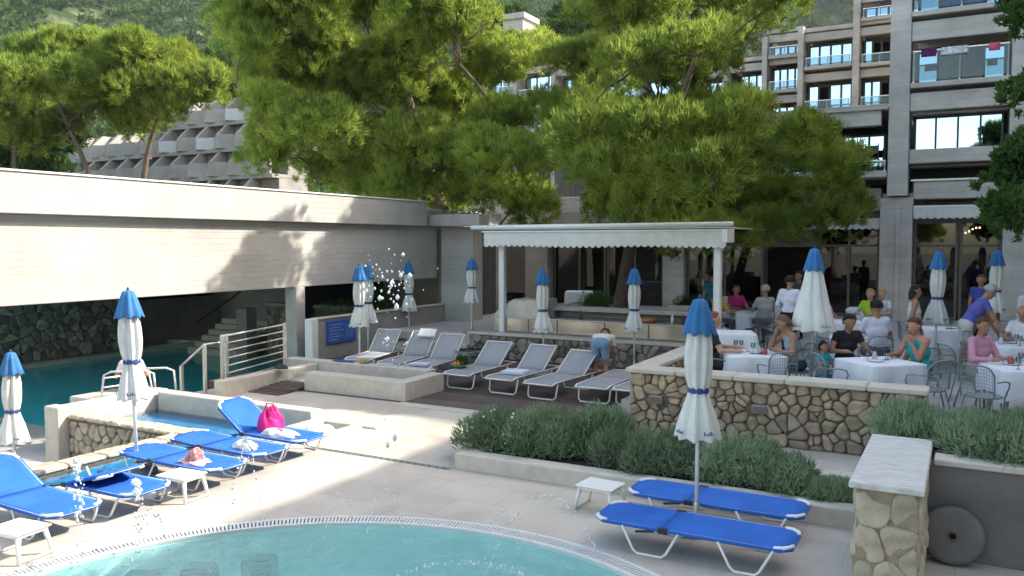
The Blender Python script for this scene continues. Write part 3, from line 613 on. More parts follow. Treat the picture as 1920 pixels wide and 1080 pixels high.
# lower left bays of the near block (open gallery with glass)
hp('slab', (-9, -2.27, HY-1.0, HY+3, 5.0, 5.2)); hp('beam', (-9, -2.47, HY-.9, HY-.5, 6.66, 7.14)); hp('slab', (-9, -2.27, HY-1.0, HY+3.5, 7.14, 7.26)); hp('fin', (-4.75, -4.45, HY-.8, HY+1, 5.2, 6.66)); hp('lintel', (-9, -2.3, HY+.2, HY+.3, 6.5, 6.66), 'dark', 0)
window(h1, -4.44, -2.4, 5.21, 6.5, HY+.2, 4, fw=.07); window(h1, -8.9, -4.76, 5.21, 6.5, HY+.2, 6, fw=.07); balustrade(h1, -4.44, -2.3, 5.2, HY-.95, .3); balustrade(h1, -8.9, -4.8, 5.2, HY-.95, .3, 4)
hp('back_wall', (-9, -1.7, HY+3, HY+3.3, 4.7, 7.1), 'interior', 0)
hp('lean_wall', (-9.0, -8.7, HY-.8, HY+3, 4.7, 7.1)); hp('parapet', (-9, -2.27, HY-1.0, HY-.88, 7.261, 7.32))
# restaurant front: tall glazing with brown frames, dim room behind
rx = [(-18.3, -15.65), (-14.55, -12.3), (-12.25, -9.95), (-9.05, -6.25), (-4.4, -2.5), (-1.48, -.2), (-.15, .98), (1.97, 3.7), (3.75, 5.48)]
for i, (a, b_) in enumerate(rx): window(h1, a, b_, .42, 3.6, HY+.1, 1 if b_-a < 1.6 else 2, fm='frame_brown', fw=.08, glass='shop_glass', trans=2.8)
hp('door_leaf', (-6.2, -6.12, HY-.7, HY+.1, .42, 2.75), 'frame_brown', .004); hp('door_head', (-6.25, -4.4, HY+.05, HY+.2, 2.75, 3.94), 'frame_brown', .004)
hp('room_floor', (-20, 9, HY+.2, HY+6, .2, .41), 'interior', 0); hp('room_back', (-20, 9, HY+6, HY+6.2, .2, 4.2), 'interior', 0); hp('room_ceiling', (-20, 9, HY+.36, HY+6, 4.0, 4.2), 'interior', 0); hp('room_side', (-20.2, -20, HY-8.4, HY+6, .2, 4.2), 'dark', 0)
hp('frieze', (-18.5, 1, HY+.12, HY+.3, 3.6, 3.95), 'frame_brown', .004)
for x in (-17.6, -13.6, -11.4, -8.4, -3.6, -1.0, .6, 2.5): hp('curtain', (x-.16, x+.16, HY+.4, HY+.5, .45, 3.5), 'curtain', .02)
# scalloped awnings on the restaurant front
def awning(name, x0, x1, y, z, drop, label, group, n):
    a = empty(name, (x0, y, z), 0, label, 'awning', group)
    MB().box(0, x1-x0, -.02, .25, 0, .08, c=.01).build('case', M['white_paint'], a)
    top = []; k = n*6
    vs = []
    for i in range(k+1):
        x = (x1-x0)*i/k; s = abs(math.sin(math.pi*i/6)); vs.append((x, -.03, 0)); vs.append((x, -.045-.01*math.sin(i), -drop-.05*s))
    vs += [(x, y_+.012, z_) for x, y_, z_ in vs]; N_ = 2*(k+1); fs = []
    for i in range(k):
        q = 2*i; fs += [(q, q+1, q+3, q+2), (N_+q+2, N_+q+3, N_+q+1, N_+q), (q+1, N_+q+1, N_+q+3, q+3)]
    MB().add(vs, fs).build('valance', M['canopy'], a)
    return a
awning('window_awning', -1.48, .98, HY-.56, 4.0, .3, 'white scalloped awning over the restaurant glass right of the big pier', 'restaurant window awnings', 12)
awning('window_awning', -6.2, -2.48, HY-.3, 3.62, .24, 'white scalloped awning over the restaurant glass left of the big pier', 'restaurant window awnings', 18)
awning('window_awning', 1.97, 5.4, HY-.56, 4.0, .3, 'white scalloped awning past the right column of the hotel', 'restaurant window awnings', 16)
# string of warm bulbs inside the glass
sb = empty('string_lights', (0, 0, 0), 0, 'string of small warm bulbs hanging behind the right restaurant window', 'string lights')
P_ = [(-.1+i*.1, HY+1.2-.05*i, 3.25+.035*i-.03*math.sin(i*1.3)) for i in range(13)]
MB().tube(P_, .006, 4).build('cord', M['black'], sb)
M['bulb'] = mat('warm_bulb', (1, .72, .35), .5, .02, emit=9); me = MB().lathe([(.002, -.045), (.02, -.035), (.028, -.012), (.016, .01), (.006, .02)], 8).mesh('bulb', M['bulb'], True)
for i, p in enumerate(P_):
    if i % 2 or i < 6: inst('bulb', me, sb, (p[0], p[1], p[2]-.02))
# laundry over the balcony rail
lc = [((.10, .02, .09), 'dark purple'), ((.62, .63, .68), 'white and blue'), ((.60, .56, .58), 'white patterned'), ((.55, .10, .16), 'red and navy')]
for (x, wd), (cl, nm) in zip(((-1.15, .42), (-.66, .30), (-.3, .45), (.62, .30)), lc):
    top = [[(x - wd/2 + wd*i/6, HY-.86-.012*math.sin(i*2+x*9) - .01*(j == 0), 8.93 - .06*j) for i in range(7)] for j in range(5)]
    vs = [p for r_ in top for p in r_]; o = MB(); fs = []
    for j in range(4):
        for i in range(6): a = j*7+i; fs.append((a, a+7, a+8, a+1))
    o.add(vs, fs); ob = o.build('hung_towel', mat('towel_'+nm.replace(' ', '_'), cl, .95, .45, 9), None, True)
    s_ = ob.modifiers.new('thickness', 'SOLIDIFY'); s_.thickness = .012
    tag(ob, '%s towel drying over the upper balcony rail of the near hotel block' % nm, 'towel', 'towels drying on the balcony')
# stacked balcony furniture on the gallery
for i, x in enumerate((-3.3, -2.75)):
    o = MB()
    o.box(-.2, .2, -.2, .2, .42, .46).tube([(-.2, .2, 0), (-.2, .2, .9), (.2, .2, .9), (.2, .2, 0)], .018, 6).tube([(-.2, -.2, 0), (-.2, -.2, .44)], .018, 6).tube([(.2, -.2, 0), (.2, -.2, .44)], .018, 6).box(-.19, .19, .19, .21, .6, .85)
    tag(o.build('balcony_chair', M['frame_dark'], None, loc=(x, HY-.4, 5.2), rz=R(180)), 'dark chair on the first floor gallery, %s the big hotel column' % ('second from' if i == 0 else 'next to'), 'chair', 'chairs on the gallery')

# ---- farther block, stepping back
FY = 48.0
h2 = empty('hotel_far', (0, 0, 0), 0, 'farther stepped hotel block with rows of balcony windows behind the right pine', 'building')
def fp(name, d, m='concrete_warm', c=.02): return box(name, M[m], d, h2, c)
def bay(x0, x1, zs, y, top, opens=(), n=4):
    for k, (a, b_) in enumerate(zs):
        fp('slab', (x0, x1, y-.9, y+2.5, a-.34, a-.14)); fp('beam', (x0, x1, y-.6, y-.25, b_+.12, b_+.55))
        window(h2, x0+.1, x1-.06, a-.12, b_+.05, y+.1, n, [o for (r_, o) in opens if r_ == k], fw=.11); balustrade(h2, x0+.1, x1-.1, a-.14, y-.85, .42)
        if any(r_ == k for r_, _ in opens): fp('shade_panel', (x0+.2, x1-.2, y+.9, y+1, a, b_), 'dark', 0)  # black sheet behind open panes stands in for the shaded room
    fp('roof_slab', (x0-.1, x1+.1, y-.7, y+8, top, top+.22)); fp('core', (x0, x1, y+2.5, y+8, 3, top), 'interior', 0)
def fcol(x0, x1, y, z1): fp('column', (x0, x1, y-1.0, y+.5, 2, z1))
bay(-7.9, -5.45, [(7.6, 8.75), (10.2, 11.45), (12.5, 13.6)], FY, 14.2, ((1, 1),)); bay(-5.1, -3.2, [(7.6, 8.75), (10.2, 11.45), (12.4, 13.6)], FY, 14.25, ((2, 2), (2, 1), (1, 2)))
bay(-5.1, -3.2, [(14.75, 15.3)], FY+.02, 15.75, (), 3)
bay(-3.0, 3, [(14.75, 15.3)], FY+.02, 15.75, (), 6)
bay(-10.0, -8.2, [(9.4, 10.6), (11.6, 12.75), (13.5, 14.0)], FY+1, 14.6); bay(-12.2, -10.3, [(9.2, 10.4), (11.4, 12.55)], FY+1, 13.2, ((1, 0),)); bay(-14.6, -12.5, [(9.0, 10.2), (11.2, 12.35)], FY+1, 13.0, ())
for x0, x1, y, z in ((-5.44, -5.11, FY, 15.9), (-8.19, -7.91, FY, 14.5), (-10.29, -10.01, FY+1, 14.4), (-12.49, -12.21, FY+1, 13.2), (-3.19, -2.9, FY, 16), (-14.9, -14.61, FY+1, 13.2)): fcol(x0, x1, y, z)
for k in range(5):
    x1 = -14.95 - k*3.2; x0 = x1-2.9; dz = .5*k
    bay(x0, x1, [(9.2+dz, 10.4+dz), (11.6+dz, 12.9+dz)], FY+2+k*.6, 13.7+dz, ((1, 1),) if k == 2 else (), 3); fcol(x0-.29, x0-.01, FY+2+k*.6, 13.8+dz)
fp('chimney_tower', (-29.2, -27.6, FY+4, FY+6, 8, 18.6), 'concrete_wall'); fp('tower_cap', (-29.4, -27.4, FY+3.8, FY+6.2, 18.6, 19.0), 'concrete_plain')

# ---- terraced building on the left, saw-tooth balconies
tb = empty('terraced_building', (-46, 45, 0), 0, 'distant grey terraced apartment building with saw-tooth balcony walls behind the left pine', 'building')
M['tb'] = mat('pale_weathered_concrete', (.37, .34, .305), .85, .12, 1.2, world=True, stain=.3)
def fin():                                               # slanted partition wall of one balcony
    o = MB(); vs = []
    for x in (-.12, .12): vs += [(x, 0, 0), (x, -1.9, 0), (x, -1.75, 1.0), (x, -.7, 1.95), (x, 0, 1.95)]
    return o.add(vs, [(0, 1, 2, 3, 4), (9, 8, 7, 6, 5)] + [(i, 5+i, 5+(i+1) % 5, (i+1) % 5) for i in range(5)]).mesh('partition_wall', M['tb'])
fin_me = fin(); par_me = MB().add([(.12, -1.9, 0), (1.55, -1.35, 0), (1.55, -1.35, 1.05), (.12, -1.9, 1.05), (.12, -1.72, 0), (1.55, -1.17, 0), (1.55, -1.17, 1.05), (.12, -1.72, 1.05)], [(0, 1, 2, 3), (5, 4, 7, 6), (3, 2, 6, 7), (1, 5, 6, 2), (4, 0, 3, 7)]).mesh('balcony_front', M['tb'])
gl_me = MB().box(.2, 1.9, -.06, 0, .1, 1.8).mesh('window', M['interior'])
wp_me = MB().add([(.12, -1.9, 0), (1.55, -1.35, 0), (1.55, -1.35, .9), (.12, -1.9, .9), (.12, -1.72, 0), (1.55, -1.17, 0), (1.55, -1.17, .9), (.12, -1.72, .9)], [(0, 1, 2, 3), (5, 4, 7, 6), (3, 2, 6, 7), (1, 5, 6, 2), (4, 0, 3, 7)]).mesh('balcony_front', mat('white_balcony_front', (.48, .48, .47), .6))
for row, (z, x_hi, x_lo, yy) in enumerate(((5.7, 2, -26, 0), (7.9, 2, -26, .9), (10.1, 2, -24, 1.8), (12.3, 0, -11, 2.7), (14.5, 2.5, -4, 3.6))):
    box('floor_slab', M['tb'], (x_lo, x_hi, yy-1.6, yy+3, z-.3, z), tb, .02); box('rear_wall', M['tb'], (x_lo, x_hi, yy+.02, yy+3, z, z+1.95), tb, 0)
    for k in range(int((x_hi-x_lo)/2.15)):
        x = x_lo + .2 + 2.15*k; inst('partition_wall', fin_me, tb, (x, yy, z)); inst('balcony_front', wp_me if (row == 2 and k in (6, 8)) or (row == 3 and k == 3) else par_me, tb, (x, yy, z)); inst('window', gl_me, tb, (x, yy, z))
box('base_wall', M['tb'], (-26, 3, 1, 6, -2, 5.4), tb, 0)
lb = empty('parapet_building', (0, 0, 0), 0, 'low pale concrete building with folded parapet at the far left above the wall', 'building')
for k in range(5):
    MB().add([(-46-3*k, 14, 2), (-43.4-3*k, 15.8, 2), (-43.4-3*k, 15.8, 8.4-.15*k), (-46-3*k, 14, 8.6-.1*k), (-46-3*k, 18, 2), (-43.4-3*k, 18, 2), (-43.4-3*k, 18, 8.4-.15*k), (-46-3*k, 18, 8.6-.1*k)], [(0, 1, 2, 3), (1, 5, 6, 2), (4, 0, 3, 7), (3, 2, 6, 7), (5, 4, 7, 6)]).build('parapet_fold', M['tb'], lb)
# out-of-frame wing whose roof edge shades the right half of the deck
wg = empty('hotel_wing', (0, 0, 0), 0, 'grey concrete side wing of the hotel beyond the right edge', 'building')
box('body', M['concrete_plain'], (4.95+4, 22, -14, 29.0, -.4, 16.0), wg, .05)
box('tower', M['concrete_plain'], (9.7, 20, 29.3, 42, -.4, 22), wg, .05)  # unseen block, added and sized to shade the deck by the lounge
for z in (3.5, 6.5, 9.5, 12.5):
    box('slab', M['concrete'], (8.2, 8.949, -14, 29.0, z, z+.3), wg); box('beam', M['concrete'], (8.25, 8.5, -14, 29.0, z+.301, z+1.1), wg)
# ------------------------------------------------------------ vegetation
CF = Vector((-math.sin(R(28.7)), math.cos(R(28.7)), 0)); CR = Vector((math.cos(R(28.7)), math.sin(R(28.7)), 0))
def blades(org, dirs, length, width, g):
    """one slim triangle per needle spray"""
    n = len(org); rv = g.normal(size=(n, 3)); sd = np.cross(dirs, rv); sd /= np.linalg.norm(sd, axis=1, keepdims=True)+1e-9
    a = org - sd*width[:, None]*.5; b = org + sd*width[:, None]*.5; c = org + dirs*length[:, None]
    V = np.stack([a, b, c], 1).reshape(-1, 3); return V, np.arange(3*n).reshape(-1, 3)
def pads_to_mesh(name, pads, m, g, per=34, ln=.20, wd=.06, nb=26):
    """pads: (centre, radius) branch ends; each carries many small tufts of needles"""
    O, D = [], []
    for c, r in pads:
        k = max(6, int(per*min(2.2, (r/.7)**2))); u = g.normal(size=(k, 3)); u /= np.linalg.norm(u, axis=1, keepdims=True)
        u[:, 2] = np.where((u[:, 2] < -.2) & (g.uniform(size=k) < .7), -u[:, 2], u[:, 2])
        tc = np.asarray(c) + u*(r*g.uniform(.42, 1.0, k)**.5)[:, None]*np.array([1, 1, .8])
        o = np.repeat(tc, nb, 0) + g.normal(size=(k*nb, 3))*ln*.25; d = np.repeat(u*.6 + np.array([0, 0, .55]), nb, 0) + g.normal(size=(k*nb, 3))*.42
        O.append(o); D.append(d/np.linalg.norm(d, axis=1, keepdims=True))
    O = np.concatenate(O); D = np.concatenate(D); n = len(O)
    V, F = blades(O, D, g.uniform(.5, 1.2, n)*ln, g.uniform(.6, 1.3, n)*wd, g)
    return np_mesh(name, V, F, m)
def limb(mb, a, b, r0, r1, g, n=6, bend=.12):
    a, b = Vector(a), Vector(b); L_ = (b-a).length; off = Vector(g.normal(size=3))*bend*L_
    pts = [a.lerp(b, t)+off*math.sin(math.pi*t) + Vector(g.normal(size=3))*.02*L_*(0 < t < 1) for t in [i/5 for i in range(6)]]
    mb.tube(pts, [r0+(r1-r0)*i/5 for i in range(6)], n); return pts
def pine(name, base, lobes, label, seed, trunk_r=.28, m='needles', per=46, padr=.75, dens=1.0, ln=.21, wd=.033, lean=(0, 0), group=None, fork=.45):
    """lobes: (centre Vector relative to base, radius)"""
    g = np.random.default_rng(seed); t = empty(name, base, 0, label, 'tree', group); pads = []; br = MB()
    top = max(c.z+r*.5 for c, r in lobes); mid = Vector((sum(c.x for c, r in lobes)/len(lobes), sum(c.y for c, r in lobes)/len(lobes), top*.85))
    tr = MB(); pts = [Vector((lean[0]*k*(1-k)+mid.x*k**1.6, lean[1]*k*(1-k)+mid.y*k**1.6, top*.74*k)) + Vector((math.sin(k*7+seed)*.12, math.cos(k*6+seed)*.1, 0))*k for k in [i/9 for i in range(10)]]
    tr.tube(pts, [trunk_r*(1.25 if i == 0 else 1-.085*i) for i in range(10)], 10); tr.build('trunk', M['bark'], t, True)
    done = []
    for c, r in sorted(lobes, key=lambda q: math.hypot(q[0].x, q[0].y)):
        k = max(5, int(dens*5.6*(r/padr)**2)); near = min(pts + done, key=lambda p: (p-c*.8).length if p.z < c.z+.3 else 99)
        hang = name == 'pine_tree' and c.z < 5 and base[2] < 1
        ends = [near]*6 if hang else limb(br, near, c, trunk_r*.20, .012, g)
        if not hang: done.append(c)
        for i in range(k):
            u = Vector(g.normal(size=3)).normalized(); u.z = u.z if u.z > -.35 else -u.z*.6
            p = c + Vector((u.x, u.y, u.z*.85))*r*(g.uniform(.3, .95)); pads.append((tuple(p), padr*g.uniform(.6, 1.25)))
            if i % 9 == 0 and p.z > 5 and ends[3].z > 4.6: limb(br, ends[3 if i % 4 else 4], p, .035, .012, g, 4)
    br.build('branches', M['bark'], t, True)
    o = bpy.data.objects.new('crown', pads_to_mesh('crown', pads, M[m], g, per, ln, wd)); C.objects.link(o); o.parent = t
    return t
def lobes_at(items, dep, px, base, g, spread=1.6):
    """crown lobes given in metres right of / above a reference line at this distance"""
    res = []
    for it in items:
        x, y, r = it[:3]; d = it[3] if len(it) > 3 else dep + float(g.uniform(-spread, spread)); k = d/1550; p = CR*((x-960)*k) + CF*d; p.z = 2.9 + (455-y)*k; res.append((p - Vector(base), r*k))
    return res
g = np.random.default_rng(3)
bA = (-15.0, 24.0, .0)
LA = [(500, 210, 45), (520, 300, 38), (590, 335, 38), (690, 365, 42), (465, 95, 42), (600, 110, 80), (780, 130, 90), (545, 40, 110), (700, 30, 130), (850, 60, 110), (930, 140, 80), (985, 110, 40), (545, 150, 65), (600, 190, 100), (730, 190, 110), (840, 210, 100), (960, 230, 60), (560, 270, 80), (690, 300, 95), (820, 310, 100), (930, 320, 75), (640, 335, 55), (760, 365, 60), (880, 380, 55), (980, 370, 45), (1010, 300, 40), (1000, 400, 30), (830, 395, 40), (620, 250, 90), (510, 150, 45), (450, 20, 40), (700, -60, 120), (560, -60, 90), (830, -40, 90), (470, 60, 45), (535, 250, 45)]
pine('pine_tree', bA, lobes_at(LA, 27.5, 0, bA, g, 3.6), 'tall broad pine left of centre rising behind the end of the concrete wall', 1, .34, lean=(-.6, .3))
bB = (-9.0, 23.0, .45)
LB = [(1170, 40, 100), (1290, 10, 110), (1400, 40, 60), (1440, 20, 35), (1090, 130, 70), (1200, 140, 100), (1310, 130, 85), (1050, 220, 55), (1140, 240, 90), (1260, 240, 100), (1370, 230, 60), (1080, 310, 60), (1180, 340, 90), (1300, 330, 100), (1410, 300, 80), (1500, 270, 55), (1450, 380, 70), (1550, 350, 55), (1340, 410, 70), (1220, 410, 60), (1560, 410, 45), (1420, 440, 45), (1480, 430, 45), (1360, 460, 40), (1260, 455, 35), (1120, 400, 50), (1520, 320, 55), (1590, 390, 25), (1100, 265, 55, 17.3), (1200, 260, 60, 16.8), (1290, 255, 55, 16.6), (1330, 335, 42, 15.8), (1300, 110, 60, 18), (1180, 130, 60, 18.3), (1240, 330, 45, 16.3), (1130, 330, 42, 16.8), (1375, 240, 42, 16.4)]
pine('pine_tree', bB, lobes_at(LB, 22.5, 0, bB, g, 4.0), 'large bright green pine right of centre spreading over the bar awning', 2, .22, padr=.64, ln=.19, wd=.030, lean=(.3, .2))
bC = (-56.2, 14.5, 2)
def far_base(px, dep, z): p = CR*((px-960)*dep/1550) + CF*dep; return (p.x, p.y, z)
bC = far_base(190, 40, 2)
LC = [(45, 225, 45), (70, 170, 55), (110, 115, 55), (150, 170, 65), (190, 200, 55), (230, 160, 55), (15, 215, 40), (110, 240, 40), (60, 265, 28), (175, 95, 30)]
pine('pine_tree', bC, lobes_at(LC, 40, 0, bC, g, 2.5), 'left pine of the pair above the concrete wall, with a thin bent trunk', 5, .22, padr=.8, per=30, ln=.30, wd=.055, lean=(1.2, 0))
bC2 = far_base(258, 41, 2)
LC2 = [(270, 115, 55), (335, 125, 50), (295, 175, 60), (355, 180, 50), (395, 170, 35), (290, 225, 42), (330, 212, 28), (240, 120, 40), (255, 240, 30)]
pine('pine_tree', bC2, lobes_at(LC2, 41, 0, bC2, g, 2.5), 'right pine of the pair above the concrete wall, with a sunlit trunk', 6, .24, padr=.8, per=30, ln=.30, wd=.055)
# pines standing behind the hotel and on the slope foot
proto = {}
def far_pine(px, dep, zb, hgt, label, seed):
    g = np.random.default_rng(seed); b_ = far_base(px, dep, zb); L_ = []
    for i in range(9):
        k = i/8; rr_ = hgt*(.20+.10*math.sin(k*3)); a = g.uniform(0, 6.28); q = hgt*.20*(1-k*.6)
        L_.append((Vector((math.cos(a)*q, math.sin(a)*q, hgt*(.40+.52*k))), rr_*.62))
    return pine('background_pine', b_, L_, label, seed, hgt*.022, 'needles_dark', 14, hgt*.085, 1.0, hgt*.03, hgt*.011, group='pines behind the hotel')
for px, dep, zb, hgt, lab in ((1010, 70, 9, 12, 'dark pine behind the hotel roof, between the two large pines'), (1095, 66, 10, 11, 'dark pine behind the hotel roof, just left of the right pine crown'), (430, 92, 10, 14, 'dark pine at the left edge of the tall broad pine'), (30, 58, 3, 13, 'dark pine at the far left behind the sunlit pair'), (960, 78, 10, 14, 'tall dark pine beside the hotel chimney tower'), (1180, 74, 10, 13, 'dark pine hidden behind the right pine crown')):
    far_pine(px, dep, zb, hgt, lab, int(px))
# trees behind the viewer, seen only in the window reflections
for i, (x, y, s_) in enumerate(((-11, -24, 1.0), (2.5, -21, 1.1), (-4.6, -30, .8))):
    g2 = np.random.default_rng(70+i)
    pine('garden_pine', (x, y, -.5), [(Vector((g2.uniform(-2, 2), g2.uniform(-2, 2), (5+.75*k)*s_)), (1.7-.06*k)*s_) for k in range(9)], ['pine behind the viewer, mirrored in the left gallery windows', 'pine behind the viewer, mirrored in the right upper windows', 'small pine behind the viewer beside the garden path'][i], 80+i, .25, per=12, ln=.4, wd=.11, group='pines in the garden behind the viewer')
# right edge tree: dark foliage entering the frame
g = np.random.default_rng(9); b_ = (5.3, 19.5, .4)
LR = [(1935, 10, 70), (1930, 60, 35), (1905, 310, 32), (1925, 370, 55), (1900, 420, 30), (1930, 290, 40), (1980, 180, 100), (2000, 340, 100), (1885, 395, 18)]
pine('shade_tree', b_, lobes_at(LR, 15.0, 0, b_, g, .8), 'dark leafy tree entering at the right edge before the hotel', 9, .2, 'needles_dark', 60, .42, 1.0, .13, .06)

# ---- rosemary and lavender bushes
def bush(name, loc, rx, ry, hz, label, seed, m='bush', k=13000, group='rosemary bushes in the beds', flowers=0):
    g = np.random.default_rng(seed); t = empty(name, loc, 0, label, 'bush', group)
    lumps = [(g.uniform(-.65, .65)*rx, g.uniform(-.6, .6)*ry, g.uniform(.22, .5)) for _ in range(13)]
    O = []; D = []
    for lx, ly, lr in lumps:
        n_ = k//13; u = g.normal(size=(n_, 3)); u /= np.linalg.norm(u, axis=1, keepdims=True); u[:, 2] = np.abs(u[:, 2])*1.0
        s = g.uniform(.25, 1, n_)**.5; o = np.stack([lx + u[:, 0]*s*lr*rx*1.5, ly + u[:, 1]*s*lr*ry*1.5, .04 + u[:, 2]*s*hz*(.35+1.5*lr)], 1)
        d = u*.8 + np.array([0, 0, .6]) + g.normal(size=(n_, 3))*.5; O.append(o); D.append(d/np.linalg.norm(d, axis=1, keepdims=True))
    O = np.concatenate(O); D = np.concatenate(D); n_ = len(O)
    V, F = blades(O, D, g.uniform(.6, 1.3, n_)*.085, g.uniform(.6, 1.3, n_)*.018, g)
    o = bpy.data.objects.new('foliage', np_mesh('foliage', V, F, M[m])); C.objects.link(o); o.parent = t
    mb = MB()
    for i in range(14):
        a = g.uniform(0, 6.28); limb(mb, (g.uniform(-.2, .2)*rx, g.uniform(-.2, .2)*ry, -.05), (math.cos(a)*rx*.7, math.sin(a)*ry*.7, hz*.6), .012, .005, g, 4)
    mb.build('stems', M['bark'], t)
    if flowers:
        mb = MB()
        for i in range(flowers):
            u = g.normal(size=3); u /= np.linalg.norm(u); p = np.array([u[0]*rx*.9, -abs(u[1])*ry*.95, .1+abs(u[2])*hz*.9]); q = g.uniform(.012, .028)
            mb.lathe([(.001, -q), (q, 0), (.001, q)], 5, p)
        mb.build('blossoms', M['white_plastic'], t)
    return t
BL = [(-5.42, 9.6, .58, .58, .46, 'rosemary bush dotted with white flowers at the left end of the bed', 18), (-4.65, 9.7, .55, .55, .56, 'tall rosemary bush second from the left end of the bed', 0), (-4.1, 9.85, .45, .5, .66, 'highest rosemary bush, in front of the stone wall corner', 0), (-3.6, 9.45, .42, .42, .42, 'green rosemary bush just behind the small white table', 0), (-3.0, 9.55, .5, .5, .46, 'rosemary bush behind the near umbrella pole on its left', 0), (-2.3, 9.6, .5, .5, .46, 'rosemary bush just right of the near umbrella pole', 0), (-1.78, 9.45, .36, .4, .32, 'rosemary bush behind the foot of the blue lounger pair', 0), (-1.22, 9.3, .24, .24, .15, 'sparse low rosemary bush beside the stone pillar', 0)]
for i, (x, y, rx, ry, hz, lab, fl) in enumerate(BL): bush('rosemary_bush', (x, y, .14), rx, ry, hz, lab, 200+i, flowers=fl)
for i, (x, y, rx, ry, hz, lab) in enumerate(((-.2, 9.6, .5, .8, .30, 'rosemary bush in the raised planter next to the slab top'), (.35, 9.1, .5, .6, .30, 'rosemary bush in the raised planter, second from the slab top'), (.75, 9.7, .55, .8, .36, 'rosemary bush at the back of the raised planter'), (1.2, 9.1, .5, .6, .34, 'rosemary bush in the raised planter at the right edge'), (1.5, 9.9, .6, .7, .40, 'rosemary bush in the raised planter beyond the right edge'))):
    bush('rosemary_bush', (x, y, .84), rx, ry, hz, lab, 230+i, group='rosemary bushes in the raised planter')
# greenery behind the screen wall and by the bar
for i, (x, y, z, rx, hz, lab) in enumerate(((-15.8, 18.3, 0, 1.1, 1.3, 'dark shrub behind the grey screen wall, left of the tall jet'), (-15.6, 20.3, 0, 1.0, 1.5, 'dark shrub behind the grey screen wall near the concrete pier'), (-10.6, 25.0, .5, .5, .8, 'green potted shrub behind the bar, left of the pine trunk'), (-7.6, 25.5, .5, .6, .7, 'green potted shrub behind the bar, right of the pine trunk'))):
    bush('shrub', (x, y, z), rx, rx, hz, lab, 260+i, 'needles_dark', 9000, 'shrubs behind the lounge')

# ---- woods on the hillside: one mass nobody could count
g = np.random.default_rng(12); Vs = []; Fs = []; nb = 0; cnt = 0
import_noise = lambda x, y: math.sin(x*.031+1.3)*math.cos(y*.027) + .6*math.sin(x*.071+y*.055) + .4*math.sin(y*.13-x*.09)
while cnt < 9000:
    r_ = 62*(450/62)**(g.uniform()**.62); a = g.uniform(-.78, .78); x, y = r_*math.cos(FW-a), r_*math.sin(FW-a)
    if r_ > 120 and import_noise(x, y) > 1.15 and g.uniform() < .75: continue
    if r_ < 80 and a > -.05: continue
    cnt += 1; s = g.uniform(1.2, 2.7)*(1 if r_ > 110 else .8); z = hill_z(r_, a)
    k = 40; u = g.normal(size=(k, 3)); u /= np.linalg.norm(u, axis=1, keepdims=True); u[:, 2] = np.abs(u[:, 2])
    o = np.array([x, y, z-.3]) + u*np.array([s, s, s*g.uniform(.8, 1.3)])*g.uniform(.55, 1, (k, 1)); d = u + np.array([0, 0, .4]) + g.normal(size=(k, 3))*.6; d /= np.linalg.norm(d, axis=1, keepdims=True)
    V, F = blades(o, d, g.uniform(.6, 1.2, k)*s*.6, g.uniform(.7, 1.2, k)*s*.5, g); Vs.append(V)
V = np.concatenate(Vs)
o = bpy.data.objects.new('hillside_woods', np_mesh('hillside_woods', V, np.arange(len(V)).reshape(-1, 3), M['scrub'])); C.objects.link(o)
tag(o, 'green scrub and small trees covering the mountain slope', 'woods', kind='stuff')
# pale rock outcrops high on the slope
M['rock'] = mat('grey_limestone', (.34, .32, .30), .95, .3, .4, 1, 2, world=True)
for i, (px, dep, wd, ht) in enumerate(((95, 330, 26, 12), (40, 370, 30, 18), (330, 400, 40, 22), (140, 300, 22, 8), (205, 395, 30, 20))):
    a = math.atan((px-960)/1550); r_ = dep; p = Vector((r_*math.cos(FW-a), r_*math.sin(FW-a), hill_z(r_, a))); mb = MB(); g = np.random.default_rng(300+i)
    for k in range(14):
        q = p + CR*g.uniform(-wd/2, wd/2) + Vector((0, 0, g.uniform(-.2, .7)*ht)) - CF*g.uniform(0, 4); s = g.uniform(.12, .3)*ht
        mb.lathe([(s*.2, -s), (s, -s*.6), (s*1.1, .1*s), (s*.7, s*.8), (s*.2, s)], 7, q, mod=lambda t_, z_: 1+.35*math.sin(t_*3+k)*math.cos(z_*2+i))
    tag(mb.build('rock_outcrop', M['rock'], None), ['pale rock outcrop on the slope above the left pine pair', 'pale rock cliff in the top left corner', 'grey cliff at the top edge left of the tall pine', 'small rock outcrop just above the left pine crown', 'grey cliff at the top edge above the rock outcrop'][i], 'rock', 'rock outcrops on the slope')
# small pink house on the slope at the far left
hs = empty('hillside_house', far_base(8, 150, 0), R(28.7), 'small pale pink house with red roof on the slope at the far left', 'house'); hs.location.z = 33.5
MB().box(-3.5, 2.8, 0, 5, -4, 2.2).build('wall', mat('pink_wall', (.55, .38, .33), .9), hs)
MB().add([(-3.9, -.4, 2.2), (3.2, -.4, 2.2), (3.2, 5.4, 2.2), (-3.9, 5.4, 2.2), (-2.6, 2.5, 3.8), (1.9, 2.5, 3.8)], [(0, 1, 5, 4), (1, 2, 5), (2, 3, 4, 5), (3, 0, 4), (3, 2, 1, 0)]).build('roof', mat('red_tiles', (.40, .16, .11), .9), hs)
for x in (-2.2, .6): MB().box(x, x+1, -.05, -.005, .4, 1.6).build('window', M['window_glass'], hs)
